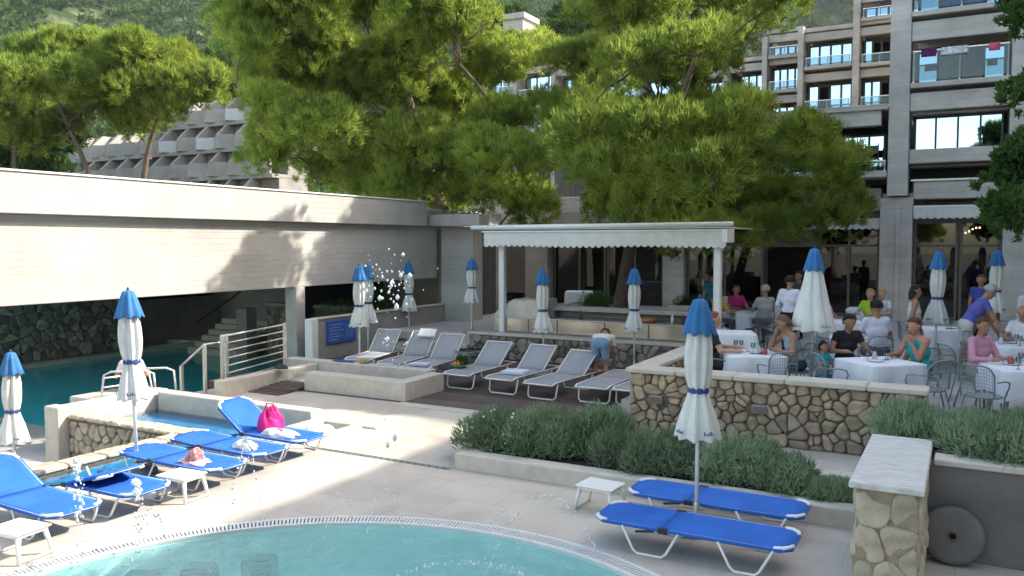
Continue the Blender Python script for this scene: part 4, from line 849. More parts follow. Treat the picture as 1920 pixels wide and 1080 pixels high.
# ------------------------------------------------------------ umbrellas
def umbrella(loc, label, group, h=2.33, style='tied', rz=0, lean=(0, 0), flare=1.0, base=True, seed=0, marks=True):
    t = empty('umbrella', loc, rz, label, 'umbrella', group); s = h/2.33; r = random.Random(seed); ph = r.uniform(0, 6); t.rotation_euler = (lean[0]+r.uniform(-.012, .012), lean[1]+r.uniform(-.012, .012), rz)
    MB().lathe([(.021, .05), (.021, 2.25*s)], 12).build('pole', M['white_paint'], t, True)
    if base:
        MB().lathe([(.001, .07), (.2, .065), (.235, .04), (.24, .0), (.001, 0)], 28).build('base', M['render_grey'], t, True); MB().lathe([(.03, .06), (.03, .28), (.024, .3)], 12, cap=False).build('socket', M['rail_steel'], t, True)
    fold = lambda amp, k, p: (lambda a, z: 1 + amp*math.sin(k*a+p+ph) + amp*.5*math.sin((k*2+1)*a+ph*2+z*3))
    if style == 'tied':
        pr = [(.205, .955), (.21, .97), (.185, 1.08), (.145, 1.22), (.105, 1.34), (.085, 1.42), (.088, 1.45), (.11, 1.56), (.122, 1.7), (.118, 1.85), (.10, 2.0), (.08, 2.1)]
        pr = [(q*(1+(flare-1)*(z < 1.4)), z*s) for q, z in pr]; amp = .16
    else:
        pr = [(.34, 1.06*s), (.345, 1.08*s), (.30, 1.25*s), (.235, 1.5*s), (.175, 1.75*s), (.12, 2.0*s), (.07, 2.15*s)]; amp = .10
    n_ = 56; MB_ = MB(); vs = []
    for i, (q, z) in enumerate(pr):
        for j in range(n_):
            a = 2*math.pi*j/n_; k = q*(1 + (amp if i > 2 else amp*.7)*math.sin(8*a+ph+.4*math.sin(z*5)) + .05*math.sin(17*a+ph*3+z*4)); dz = -.012*math.sin(8*a+ph) if i < 2 else 0
            vs.append((k*math.cos(a), k*math.sin(a), z+dz))
    cn = MB_.add(vs, [(i*n_+j, i*n_+(j+1) % n_, (i+1)*n_+(j+1) % n_, (i+1)*n_+j) for i in range(len(pr)-1) for j in range(n_)]).build('canopy', M['canopy'], t, True)
    md = cn.modifiers.new('thickness', 'SOLIDIFY'); md.thickness = .006
    if style == 'tied':
        MB().lathe([(.094*1.06, 1.405*s), (.098*1.06, 1.42*s), (.098*1.06, 1.445*s), (.094*1.06, 1.46*s)], 28, cap=False).build('strap', M['navy'], cn, True)
    if marks:                                            # faint blue printing near the hem
        mb = MB()
        q = pr[2][0]*(1+amp)*1.02; z0 = pr[1][1]+.02
        for k in range(10):
            a = -2.4 + k*.10 + (.9 if k > 4 else 0); mb.box(-.006, .006, -.0015, .0015, 0, .02+.01*(k % 3), M=Matrix.Translation((q*math.cos(a)*1.04, q*math.sin(a)*1.04, z0+.03)) @ Matrix.Rotation(a+math.pi/2, 4, 'Z'))
        mb.build('print', M['navy'], cn)
    cp = [(.155, 1.995*s), (.158, 2.01*s), (.128, 2.1*s), (.096, 2.22*s), (.066, 2.32*s), (.03, 2.335*s), (.001, 2.34*s)]; vs = []; ph2 = ph+1
    for i, (q, z) in enumerate(cp):
        for j in range(40):
            a = 2*math.pi*j/40; k = q*(1+(.13 if i < 4 else .05)*math.sin(8*a+ph2)); vs.append((k*math.cos(a), k*math.sin(a), z - (.018*math.sin(8*a+ph2) if i < 2 else 0)))
    o = MB().add(vs, [(i*40+j, i*40+(j+1) % 40, (i+1)*40+(j+1) % 40, (i+1)*40+j) for i in range(len(cp)-1) for j in range(40)]).build('top_cap', M['canopy_blue'], t, True); o.modifiers.new('thickness', 'SOLIDIFY').thickness = .006
    MB().lathe([(.012, 2.33*s), (.018, 2.35*s), (.01, 2.375*s), (.001, 2.38*s)], 10).build('finial', M['navy'], t, True)
    return t
UG = 'closed white umbrellas with blue tops'
umbrella((-2.30, 8.06, 0), 'closed white umbrella with blue top between the pair of blue loungers at right', UG, 2.34, seed=1)
umbrella((-9.09, 6.76, 0), 'closed white umbrella with blue top standing among the left row of blue loungers', UG, 2.30, lean=(0, R(-1)), flare=.86, seed=2)
umbrella((-12.85, 7.4, -1.15), 'closed white umbrella with blue top cut by the left edge, standing lower down', UG, 2.36, seed=3, rz=.5)
umbrella((-12.2, 14.95, 0), 'closed umbrella left of the tall jet, the front one of two overlapping', UG, 2.36, seed=4); umbrella((-12.64, 15.82, 0), 'closed umbrella left of the tall jet, the rear one of two overlapping', UG, 2.36, seed=5)
umbrella((-13.78, 19.1, 0), 'closed umbrella in front of the screen wall, right of the tall jet', UG, 2.36, seed=6); umbrella((-11.38, 18.56, .52), 'closed umbrella left of the bar, before the dark doorway', UG, 1.95, seed=7)
umbrella((-8.0, 16.05, 0), 'closed umbrella between the grey loungers before the bar counter', UG, 2.33, seed=8); umbrella((-6.3, 17.1, 0), 'closed umbrella at the right of the bar counter, behind the flat grey loungers', UG, 2.33, seed=9)
umbrella((-2.12, 13.95, .4), 'half-open white umbrella with blue top standing between the two front dining tables', UG, 2.40, 'loose', seed=10); umbrella((-.46, 17.9, .4), 'closed umbrella on the dining terrace right of the big concrete pier', UG, 2.33, seed=11); umbrella((.62, 21.2, .4), 'farthest closed umbrella at the right of the dining terrace', UG, 2.33, seed=12)

# ------------------------------------------------------------ blue loungers
def octagon(x0, x1, w, cut, cut1=None):
    c1 = cut if cut1 is None else cut1
    return [(x0+cut, -w), (x1-c1, -w), (x1, -w+c1*.9), (x1, w-c1*.9), (x1-c1, w), (x0+cut, w), (x0, w-cut*.9), (x0, -w+cut*.9)]
def sling(poly, z, th, sag, Mx=None):
    """cloth panel: outline filled with a slightly sagging sheet"""
    mb = MB(); cx = sum(p[0] for p in poly)/len(poly); n_ = len(poly); vs = []
    for k, d in ((1, 0), (.72, .7), (.35, 1)):
        for x, y in poly: vs.append((cx+(x-cx)*k, y*k, z-sag*d))
    vs.append((cx, 0, z-sag*1.05)); t_ = len(vs); vs += [(x, y, zz-th) for x, y, zz in vs]; fs = []
    for a in range(2):
        for i in range(n_): j = (i+1) % n_; fs += [(a*n_+i, a*n_+j, (a+1)*n_+j, (a+1)*n_+i), (t_+(a+1)*n_+i, t_+(a+1)*n_+j, t_+a*n_+j, t_+a*n_+i)]
    for i in range(n_): j = (i+1) % n_; fs += [(2*n_+i, 2*n_+j, 3*n_), (t_+2*n_+j, t_+2*n_+i, t_+3*n_), (i, t_+i, t_+j, j)]
    if Mx is not None: vs = [Mx @ Vector(p) for p in vs]
    return mb.add(vs, fs)
def blue_lounger(loc, rz, label, back=0, L_=1.86, group='blue sling loungers on the pool deck'):
    """foot end at x=0, head end at x=L_"""
    t = empty('sun_lounger', loc, rz, label, 'sun lounger', group); H = .26; w = .29; xb = L_*.62
    Mx = Matrix.Translation((xb, 0, H)) @ Matrix.Rotation(-back, 4, 'Y') @ Matrix.Translation((-xb, 0, -H))
    sling(octagon(-.012, xb, w+.018, .10, .004), H+.014, .03, .014).build('seat', M['blue_fabric'], t, True)
    sling(octagon(xb+.004, L_+.012, w+.018, .004, .12), H+.014, .03, .012, Mx).build('backrest', M['blue_fabric'], t, True)
    mb = MB(); c = .10
    mb.tube([(c, -w, H), (xb, -w, H)], .013, 8).tube([(c, w, H), (xb, w, H)], .013, 8); mb.tube([(.0, -w+.09, H), (.0, w-.09, H)], .013, 8); mb.build('seat_frame', M['white_paint'], t, True)
    mb = MB(); mb.tube([Mx @ Vector(p) for p in ((xb, -w, H), (L_-.12, -w, H))], .013, 8).tube([Mx @ Vector(p) for p in ((xb, w, H), (L_-.12, w, H))], .013, 8).tube([Mx @ Vector(p) for p in ((L_, -w+.1, H), (L_, w-.1, H))], .013, 8)
    mb.build('back_frame', M['white_paint'], t, True)
    for sy in (-1, 1):
        for (x, M0) in ((0, None), (L_, Mx)):
            s_ = -1 if x else 1; pts = [Vector((x+s_*.14, sy*w, H+.01)), Vector((x+s_*.07, sy*(w-.02), H+.012)), Vector((x+s_*.015, sy*(w-.075), H+.012)), Vector((x-s_*.002, sy*(w-.13), H+.01))]
            MB().tube([M0 @ p for p in pts] if M0 else pts, .02, 8).build('corner_cap', M['white_plastic'], t, True)
        for xa, xb_ in ((.14, .62), (.98, 1.52)):        # two bent-tube legs on each side
            q = sy*(w+.012); MB().tube([(xa, q, H-.01), (xa+.11, q+sy*.015, .05), (xa+.15, q+sy*.015, .013), (xb_-.15, q+sy*.015, .013), (xb_-.11, q+sy*.015, .05), (xb_, q, H-.01)], .0125, 8).build('leg', M['white_paint'], t, True)
        MB().box(xb-.05, xb+.05, sy*w-.02 if sy > 0 else sy*w-.02, sy*w+.02, H-.03, H+.02, c=.006).build('hinge', M['black'], t)
        MB().tube([(xb+.08, sy*(w+.008), H-.02), (xb+.26, sy*(w+.008), H-.05)], .012, 6).build('ratchet', M['black'], t)
    return t
blue_lounger((-1.24, 7.50, 0), R(180), 'front one of the two flat blue loungers at right, nearest the pool', 0, 1.82); blue_lounger((-1.30, 8.42, 0), R(180), 'rear one of the two flat blue loungers at right, beside the rosemary bed', 0, 1.78)
blue_lounger((-7.62, 8.38, 0), R(180-2), 'blue lounger with raised backrest carrying a pink bag', R(34), 1.74); blue_lounger((-7.58, 7.62, 0), R(180-1), 'flat blue lounger with a white towel bundle near its foot end', R(2), 1.72)
blue_lounger((-7.52, 6.86, 0), R(180), 'flat blue lounger with a red and pink towel, behind the white side table', R(2), 1.74); blue_lounger((-7.54, 5.78, 0), R(180+1), 'blue lounger with its backrest folded forward over the seat', R(165), 1.68)
blue_lounger((-7.60, 4.98, 0), R(180-2), 'large near blue lounger with raised backrest at the left edge', R(26), 1.78)

# ------------------------------------------------------------ white plastic side tables
def side_table(loc, rz, label):
    t = empty('side_table', loc, rz, label, 'side table', 'white plastic side tables'); h = .28
    MB().box(-.22, .22, -.18, .18, h-.022, h, c=.012).build('top', M['white_plastic'], t); MB().box(-.195, .195, -.155, .155, h-.05, h-.0225).build('apron', M['white_plastic'], t)
    for sx in (-1, 1):
        for sy in (-1, 1): MB().tube([(sx*.17, sy*.13, h-.03), (sx*.195, sy*.15, .15), (sx*.225, sy*.17, .0)], [.026, .022, .017], 8).build('leg', M['white_plastic'], t, True)
    for sx in (-1, 1): MB().tube([(sx*.222, -.165, .02), (sx*.222, .165, .02)], .012, 6).build('stretcher', M['white_plastic'], t, True)
    return t
side_table((-7.62, 4.40, 0), R(6), 'white plastic side table at the left edge beside the pool'); side_table((-7.75, 6.33, 0), R(4), 'white plastic side table between the left blue loungers'); side_table((-3.42, 8.25, 0), R(-4), 'white plastic side table at the head of the right lounger pair')

# ------------------------------------------------------------ grey loungers
def grey_lounger(loc, rz, label, back=R(48), group='grey sling loungers on the wooden deck'):
    """foot at y=0 pointing to -y, head at +y"""
    t = empty('deck_lounger', loc, rz, label, 'sun lounger', group); H = .33; w = .30; yb = 1.2; Lb = .72
    Mx = Matrix.Translation((0, yb, H)) @ Matrix.Rotation(back, 4, 'X') @ Matrix.Translation((0, -yb, -H))
    MB().slab([[(x, y, H + .008 - .02*(1-(x/w)**2)*math.sin(math.pi*min(1, max(0, y/yb))) + (.035*max(0, 1-y/.25)**2*-1)) for x in (-w-.03, -w*.5, 0, w*.5, w+.03)] for y in [yb*i/8 for i in range(9)]], .02).build('seat', M['grey_fabric'], t, True)
    MB().slab([[(x, y, H + .008 - .015*(1-(x/w)**2)) for x in (-w-.02, -w*.5, 0, w*.5, w+.02)] for y in [yb+.01+(Lb+.015)*i/5 for i in range(6)]], .02, Mx).build('backrest', M['grey_fabric'], t, True)
    mb = MB()
    for s_ in (-1, 1): mb.tube([(s_*(w+.012), 0.02, H-.03), (s_*(w+.012), .12, H), (s_*(w+.012), 1.95, H)], .016, 8)
    mb.tube([(-w, .01, H-.03), (w, .01, H-.03)], .014, 8).tube([(-w, 1.95, H), (w, 1.95, H)], .014, 8); mb.build('frame', M['white_paint'], t, True)
    mb = MB()
    for s_ in (-1, 1): mb.tube([Mx @ Vector((s_*w, yb, H)), Mx @ Vector((s_*w, yb+Lb, H))], .013, 8)
    mb.tube([Mx @ Vector((-w, yb+Lb, H)), Mx @ Vector((w, yb+Lb, H))], .013, 8); mb.build('back_frame', M['white_paint'], t, True)
    for y in (.22, 1.55): MB().tube([(-w-.01, y, H), (-w+.0, y-.06, .06), (-w+.05, y-.075, .015), (w-.05, y-.075, .015), (w, y-.06, .06), (w+.01, y, H)], .015, 8).build('leg', M['white_paint'], t, True)
    if back > .2: MB().tube([Mx @ Vector((0, yb+.4, H-.01)), (0, yb+.6, H-.0)], .01, 6).build('prop', M['white_paint'], t)
    return t
for x, y, rz, bk, lab in ((-11.75, 14.3, 12, 42, 'grey lounger nearest the screen wall, behind the paired umbrellas'), (-10.75, 14.15, 8, 44, 'grey lounger with a white towel over its backrest'), (-9.95, 14.0, 6, 44, 'grey lounger right of the one with the towel, before the glass tables'), (-8.72, 13.62, 0, 38, 'grey lounger with a bowl of fruit and plants beside it, raised back'), (-7.72, 13.55, -3, 38, 'grey lounger with a folded white towel on its seat'), (-6.82, 13.42, -5, 34, 'long grey lounger beside the bending person'), (-5.82, 13.55, 0, 2, 'flat grey lounger left of the stone wall corner'), (-5.12, 13.6, -2, 2, 'flat grey lounger partly hidden by the stone wall corner')):
    grey_lounger((x, y, 0), R(rz), lab, R(bk))
def glass_table(loc, label):
    t = empty('round_table', loc, 0, label, 'table', 'round glass tables on the lounge deck')
    MB().lathe([(.001, .0), (.33, .0), (.335, .006), (.33, .012), (.001, .012)], 32, (0, 0, .50)).build('top', M['balustrade'], t, True); MB().lathe([(.325, .49), (.345, .49), (.345, .515), (.325, .515)], 32, cap=False).build('rim', M['chair_metal'], t, True)
    for i in range(4):
        a = i*math.pi/2+.5; MB().tube([(.3*math.cos(a), .3*math.sin(a), .49), (.12*math.cos(a), .12*math.sin(a), .26), (.3*math.cos(a), .3*math.sin(a), 0)], .012, 6).build('leg', M['chair_metal'], t, True)
glass_table((-12.3, 16.4, 0), 'round glass table behind the paired umbrellas'); glass_table((-9.6, 15.6, 0), 'round glass table between grey loungers, beside the plants')

# ------------------------------------------------------------ towels, bags and small things
def heap(name, loc, rx, ry, rz_, m, label, cat, seed, rot=0, group=None, k=24):
    """soft folded heap: closed lumpy cushion with creases"""
    g = np.random.default_rng(seed); ph = g.uniform(0, 6, 6); mb = MB(); vs = []; n1, n2 = 9, k
    for i in range(n1):
        e = math.pi/2 - math.pi*i/(n1-1)*.62
        for j in range(n2):
            a = 2*math.pi*j/n2; q = 1 + .16*math.sin(3*a+ph[0]) + .10*math.sin(5*a+ph[1]+e*3) + .07*math.sin(9*a+ph[2]-e*5); hz = math.sin(e)*(1+.22*math.sin(2*a+ph[3])+.16*math.sin(6*a+ph[4]+e*4))
            vs.append((rx*q*math.cos(e)**.7*math.cos(a) if e > -.05 else rx*q*math.cos(a), ry*q*(math.cos(e)**.7 if e > -.05 else 1)*math.sin(a), max(0, rz_*hz)))
    mb.add(vs, [(i*n2+j, (i+1)*n2+j, (i+1)*n2+(j+1) % n2, i*n2+(j+1) % n2) for i in range(n1-1) for j in range(n2)] + [tuple((n1-1)*n2+j for j in range(n2))])
    o = mb.build(name, m, None, True, loc, rot); sd = o.modifiers.new('soft', 'SUBSURF'); sd.levels = 1; sd.render_levels = 1
    return tag(o, label, cat, group)
bag = empty('beach_bag', (-8.50, 8.45, .275), .3, 'bright pink fabric beach bag on the raised blue lounger', 'bag')
o = heap('body', (0, 0, 0), .18, .15, .25, M['pink'], None, None, 4); o.parent = bag
o = heap('bunched_top', (.02, .02, .16), .11, .09, .15, M['pink'], None, None, 14); o.parent = bag
MB().tube([(-.08, .0, .26), (-.05, .0, .37), (.04, .02, .36), (.09, .02, .25)], .012, 6).build('handle', M['pink'], bag, True)
heap('towel', (-8.15, 8.30, .265), .28, .14, .08, M['towel'], 'crumpled white towel on the blue lounger in front of the pink bag', 'towel', 5, .1)
heap('towel', (-8.05, 7.58, .265), .19, .12, .09, M['towel'], 'bundled white towel on the second blue lounger', 'towel', 6, -.1)
heap('towel', (-8.05, 6.78, .265), .21, .14, .04, mat('pink_towel', (.75, .45, .44), .95, .2, 16, .6, 90), 'pale pink towel spread under the red towel roll', 'towel', 7)
heap('towel', (-8.06, 6.80, .298), .12, .10, .11, M['towel_red'], 'red and white towel roll on the third blue lounger', 'towel', 8)
heap('towel_pile', (-8.70, 9.6, -.25), .26, .36, .32, M['towel'], 'pale rumpled cloth heap inside the open deck hatch', 'cloth', 9)
def folded(loc, sx, sy, sz, m, label, rz=0, rx=0, n_=3):
    t = empty('folded_towel', loc, rz, label, 'towel'); t.rotation_euler = (rx, 0, rz)
    for i in range(n_): MB().box(-sx+.004*i, sx-.003*i, -sy+.003*i, sy-.004*i, sz*i/n_+.002, sz*(i+1)/n_, c=.012).build('fold', m, t)
folded((-7.70, 14.2, .335), .24, .20, .06, mat('blue_white_towel', (.60, .68, .74), .95, .06, 20, .5, 100), 'folded pale blue towel on the seat of a grey lounger', .1)
folded((-10.86, 15.78, .80), .22, .12, .05, M['towel'], 'white towel draped over the top of a grey lounger backrest', .14, R(44)); folded((-9.95, 14.15, .335), .22, .14, .05, mat('lilac_towel', (.58, .60, .74), .95, .05, 20, .5, 100), 'lilac towel on the foot end of a grey lounger by the trough', .2)
fb = empty('fruit_bowl', (-9.05, 14.25, .33), 0, 'green bowl of orange fruit and leaves on a grey lounger', 'bowl'); MB().lathe([(.07, 0), (.15, .04), (.19, .09), (.18, .09), (.06, .012)], 20, cap=False).build('bowl', mat('green_glaze', (.08, .20, .10), .3), fb, True)
mo = mat('orange_fruit', (.55, .16, .03), .5, .3, 8, rnd=.3)
for i in range(7):
    a = i*.9; MB().lathe([(.001, -.04), (.03, -.03), (.042, 0), (.03, .03), (.001, .04)], 10).build('fruit', mo, fb, True, (.08*math.cos(a)*(i > 0), .08*math.sin(a)*(i > 0), .10+.03*(i == 0)))
g = np.random.default_rng(61); k = 240; u = g.normal(size=(k, 3)); u /= np.linalg.norm(u, axis=1, keepdims=True); V, F = blades(np.array([.05, .05, .1])+u*.08, u+np.array([0, 0, .5]), g.uniform(.05, .12, k), g.uniform(.02, .04, k), g)
o = bpy.data.objects.new('leaves', np_mesh('leaves', V, F, M['needles_dark'])); C.objects.link(o); o.parent = fb
heap('dark_bag', (-12.1, 12.35, .35), .16, .1, .07, M['black'], 'small black bag lying on the pale bench wall', 'bag', 10); heap('dark_cloth', (-11.6, 13.65, .36), .3, .08, .03, M['navy'], 'dark cloth lying along the rear bench wall', 'cloth', 11)
tp = empty('toy_pile', (-11.05, 13.65, .36), 0, 'small orange and green beach toys on the rear bench wall', 'toys')
for (x, y, c_, q) in ((0, 0, (.55, .28, .06), .07), (.1, .03, (.06, .35, .25), .05), (-.06, .05, (.50, .42, .08), .05)): MB().lathe([(.6*q, 0), (q, .5*q), (q*.9, 1.4*q), (.3*q, 1.7*q)], 14, (x, y, 0)).build('toy', mat('toy_plastic', c_, .4), tp, True)
sh = empty('sandals', (-10.1, 13.62, .36), .4, 'pair of black and white sandals on the rear bench wall', 'sandals')
for dx in (-.07, .07): MB().prism([(dx-.04, -.12), (dx+.04, -.12), (dx+.05, .06), (dx+.02, .13), (dx-.02, .13), (dx-.045, .05)], 0, .02).build('sole', M['white_plastic'], sh); MB().tube([(dx-.045, .03, .015), (dx-.02, .04, .06), (dx+.02, .04, .06), (dx+.045, .03, .015)], .009, 6).build('strap', M['black'], sh)

# ------------------------------------------------------------ railings
rl = empty('pool_railing', (0, 0, 0), 0, 'steel railing with horizontal bars beside the large teal pool', 'railing'); A = Vector((-12.55, 11.25, 0)); B = Vector((-13.2, 13.6, 0))
for k in (0, .06, 1): p = A.lerp(B, k); MB().box(p.x-.03, p.x+.03, p.y-.03, p.y+.03, -.2, 1.12, c=.006).build('post', M['rail_steel'], rl)
for i in range(7): z = .2+i*.148; MB().tube([A+Vector((0, 0, z)), B+Vector((0, 0, z))], .014 if i < 6 else .02, 8).build('bar', M['rail_steel'], rl, True)
hr = empty('stair_handrail', (0, 0, 0), 0, 'steel stair handrail with two square posts at the edge of the large pool', 'railing')
for (x, y, z) in ((-13.1, 10.75, .55), (-12.75, 11.0, .95)): MB().box(x-.03, x+.03, y-.03, y+.03, -.2, z, c=.006).build('post', M['rail_steel'], hr)
MB().tube([(-13.1, 10.75, .55), (-12.75, 11.0, .95), (-12.6, 11.35, .97)], .022, 8).build('rail', M['rail_steel'], hr, True)
ldr = empty('pool_ladder', (0, 0, 0), 0, 'white tubular pool ladder on the platform behind the left umbrella', 'ladder')
for dy in (0, .42):
    e = lambda x, y, z: (x+dy*.1, y+.6+dy, z)
    MB().tube([e(-14.6, 9.5, -.1), e(-14.5, 9.5, .35), e(-14.35, 9.55, .42), e(-13.6, 9.75, .47), e(-13.45, 9.8, .42), e(-13.4, 9.82, -.1)], .02, 8).build('rail', M['white_paint'], ldr, True)
    MB().tube([e(-14.0, 9.65, .44), e(-13.9, 9.68, -.1)], .016, 8).build('strut', M['white_paint'], ldr, True)
for z in (.1, .28): MB().tube([(-14.55, 10.1, z), (-14.5, 10.52, z)], .016, 8).build('rung', M['white_paint'], ldr, True)

# ------------------------------------------------------------ bar pavilion
bp_ = empty('bar_pavilion', (-7.65, 18.2, .5), 0, 'open bar shelter with two white posts, white roof tube and scalloped valance', 'shelter')
def bpt(name, m, d, c=.01): return box(name, M[m], (d[0]+7.65, d[1]+7.65, d[2]-18.2, d[3]-18.2, d[4]-.5, d[5]-.5), bp_, c)
bpt('post', 'white_paint', (-10.36, -10.2, 18.2, 18.36, .5, 3.1), .02); bpt('post', 'white_paint', (-4.88, -4.72, 18.2, 18.36, .4, 3.1), .02)
bpt('beam', 'white_paint', (-10.6, -4.6, 18.18, 18.38, 3.1, 3.2)); bpt('roof', 'canopy', (-10.75, -4.5, 17.95, 22.0, 3.215, 3.24), .004)
MB().tube([(-3.35, -.25, 2.78), (3.25, -.25, 2.80)], .055, 14).build('roof_tube', M['white_paint'], bp_, True)
k = 38*6; vs = []
for i in range(k+1):
    x = -3.0 + 6.1*i/k; s_ = abs(math.sin(math.pi*i/6)); vs += [(x, -.22, 2.66), (x, -.235+.006*math.sin(i*.31), 2.34-.055*s_+.012*math.sin(i*.05))]
N_ = len(vs); vs += [(x, y+.01, z) for x, y, z in vs]; fs = []
for i in range(k): q = 2*i; fs += [(q, q+1, q+3, q+2), (N_+q+2, N_+q+3, N_+q+1, N_+q), (q+1, N_+q+1, N_+q+3, q+3), (q, q+2, N_+q+2, N_+q)]
MB().add(vs, fs).build('valance', M['canopy'], bp_)
bpt('end_bracket', 'white_paint', (-4.62, -4.5, 17.9, 18.5, 2.9, 3.2)); bpt('valance_rail', 'white_paint', (-10.7, -4.5, 17.94, 18.0, 3.155, 3.19), .004)
bc = empty('bar_counter', (-7.6, 18.6, .64), 0, 'long bar counter with stainless front panels and grey upper shelf', 'counter')
def bcp(name, m, d, c=.008): return box(name, M[m], (d[0]+7.6, d[1]+7.6, d[2]-18.6, d[3]-18.6, d[4]-.64, d[5]-.64), bc, c)
xs = [-10.55, -9.55, -8.75, -7.5, -6.4, -5.5, -4.95]
for a, b_ in zip(xs, xs[1:]): bcp('front_panel', 'steel_panel', (a+.012, b_-.012, 18.3, 18.34, .66, .985), .004)
bcp('body', 'concrete_plain', (-10.55, -4.95, 18.341, 19.4, .6, .98)); bcp('worktop', 'rail_steel', (-10.6, -4.9, 18.28, 19.45, .986, 1.02)); bcp('upper_shelf', 'concrete_plain', (-9.2, -4.95, 18.9, 19.3, 1.18, 1.24)); bcp('shelf_back', 'render_grey', (-9.2, -4.95, 19.2, 19.28, 1.021, 1.179), .004); bcp('shelf_side', 'render_grey', (-9.2, -9.12, 18.9, 19.19, 1.021, 1.179), .004); bcp('shelf_top', 'coping', (-9.25, -4.9, 18.95, 19.5, 1.24, 1.27))
vs = []; n_ = 15                                        # cloth pulled over a box, sloping to the left
for i in range(n_):
    k = i/(n_-1); x = -.68+1.36*k; tz = (.12+.32*min(1, k/.32))*(1+.03*math.sin(k*21)); sg = .02*math.sin(k*17)
    vs += [(x, -.46+sg, 0), (x, -.44+sg*1.4, tz*.55), (x, -.38+sg, tz*.94), (x, -.30, tz), (x, 0, tz-.015), (x, .36, tz), (x, .44, tz*.5), (x, .46, 0)]
fs = [(i*8+j, (i+1)*8+j, (i+1)*8+j+1, i*8+j+1) for i in range(n_-1) for j in range(7)] + [tuple(range(7, -1, -1)), tuple((n_-1)*8+j for j in range(8))]
o = MB().add(vs, fs).build('grill_cover', M['tent'], None, False, (-9.85, 18.78, 1.022)); tag(o, 'covered grill under a cream cloth at the left end of the bar counter', 'cover')
for nm, x, y, z, sx, hz, m_, lab in (('wicker_basket', -6.55, 18.55, 1.02, .26, .10, mat('orange_wicker', (.42, .18, .07), .8, .3, 30), 'shallow orange wicker basket on the bar counter'), ('grey_basin', -5.5, 19.1, 1.27, .2, .13, M['render_grey'], 'grey rounded container on the right end of the bar shelf')):
    o = MB().lathe([(.001, 0), (sx*.8, 0), (sx, hz*.5), (sx*.95, hz), (sx*.85, hz), (sx*.75, hz*.3), (.001, hz*.25)], 24, cap=False).build(nm, m_, None, True, (x, y, z)); tag(o, lab, 'basket' if 'bask' in nm else 'container')
for i, x in enumerate((-5.9, -5.65, -8.2)):
    o = MB().lathe([(.001, 0), (.035, .0), (.035, .12), (.03, .16), (.012, .2), (.012, .24), (.001, .24)], 12).build('bottle', M['balustrade'] if i else M['white_plastic'], None, True, (x, 18.5, 1.02)); tag(o, 'small bottle on the bar counter, %s' % ['second from the right', 'rightmost', 'left one near the umbrella'][i], 'bottle', 'bottles on the bar')
# ------------------------------------------------------------ dining tables
TZ = .4
def dining_table(x, y, rz, label, s=.9, z=TZ, items=True, m='cloth', seed=0):
    t = empty('dining_table', (x, y, z), rz, label, 'table', 'white clothed dining tables'); h = .73; w = s/2; r = random.Random(seed+77)
    MB().box(-w+.03, w-.03, -w+.03, w-.03, h-.03, h-.004).build('top', M['frame_brown'], t)
    for sx in (-1, 1):
        for sy in (-1, 1): MB().tube([(sx*(w-.08), sy*(w-.08), 0), (sx*(w-.08), sy*(w-.08), h-.03)], .02, 6).build('leg', M['chair_metal'], t)
    o = empty('x'); bpy.data.objects.remove(o)
    vs = []; n_ = 48; rings = ((0, h+.004), (.9, h+.004), (.995, h+.002), (1.01, h-.02), (1.02, h-.15), (1.03, h-.34))
    for k, (q, zz) in enumerate(rings):
        for j in range(n_):
            a = 2*math.pi*j/n_; c_, s_ = math.cos(a), math.sin(a); m_ = 1/max(abs(c_), abs(s_)); f = 1 if k < 4 else 1+.035*math.sin(a*8+seed+k)*(k-3); dz = -.10*max(0, m_-1)/.41 if k == 5 else 0
            vs.append((w*q*m_*c_*f, w*q*m_*s_*f, zz+dz))
    cl = MB().add(vs, [(i*n_+j, i*n_+(j+1) % n_, (i+1)*n_+(j+1) % n_, (i+1)*n_+j) for i in range(5) for j in range(n_)]).build('tablecloth', M[m], None, True, (x, y, z), rz)
    tag(cl, 'white cloth draped over the ' + label.replace('white clothed ', ''), 'tablecloth', 'white tablecloths')
    if items:
        for i in range(items if isinstance(items, int) and items > 1 else 4):
            a = r.uniform(0, 6.28); q = r.uniform(.08, w*.75); X, Y = x+q*math.cos(a), y+q*math.sin(a); kind = i % 4
            if kind in (0, 1):
                g_ = empty('wine_glass', (X, Y, z+h+.006), 0, 'clear stemmed glass on the ' + label, 'glass', 'glasses on the dining tables')
                MB().lathe([(.001, 0), (.032, .002), (.006, .012), (.005, .075)], 10, cap=False).build('stem', M['balustrade'], g_, True); MB().lathe([(.005, .075), (.032, .10), (.036, .14), (.03, .175)], 12, cap=False).build('bowl', M['balustrade'], g_, True)
            elif kind == 2:
                o = MB().lathe([(.001, 0), (.07, .002), (.12, .016), (.122, .02), (.07, .008), (.001, .008)], 20, cap=False).build('plate', M['white_plastic'], None, True, (X, Y, z+h+.006)); tag(o, 'white plate on the ' + label, 'plate', 'plates on the dining tables')
            else:
                o = MB().lathe([(.001, 0), (.04, 0), (.042, .05), (.03, .09), (.02, .12), (.001, .12)], 12).build('jar', mat('jar_glaze', r.choice(((.10, .05, .16), (.35, .08, .06), (.5, .5, .48))), .3), None, True, (X, Y, z+h+.006)); tag(o, 'small condiment jar on the ' + label, 'jar', 'jars on the dining tables')
    return t
T = {}
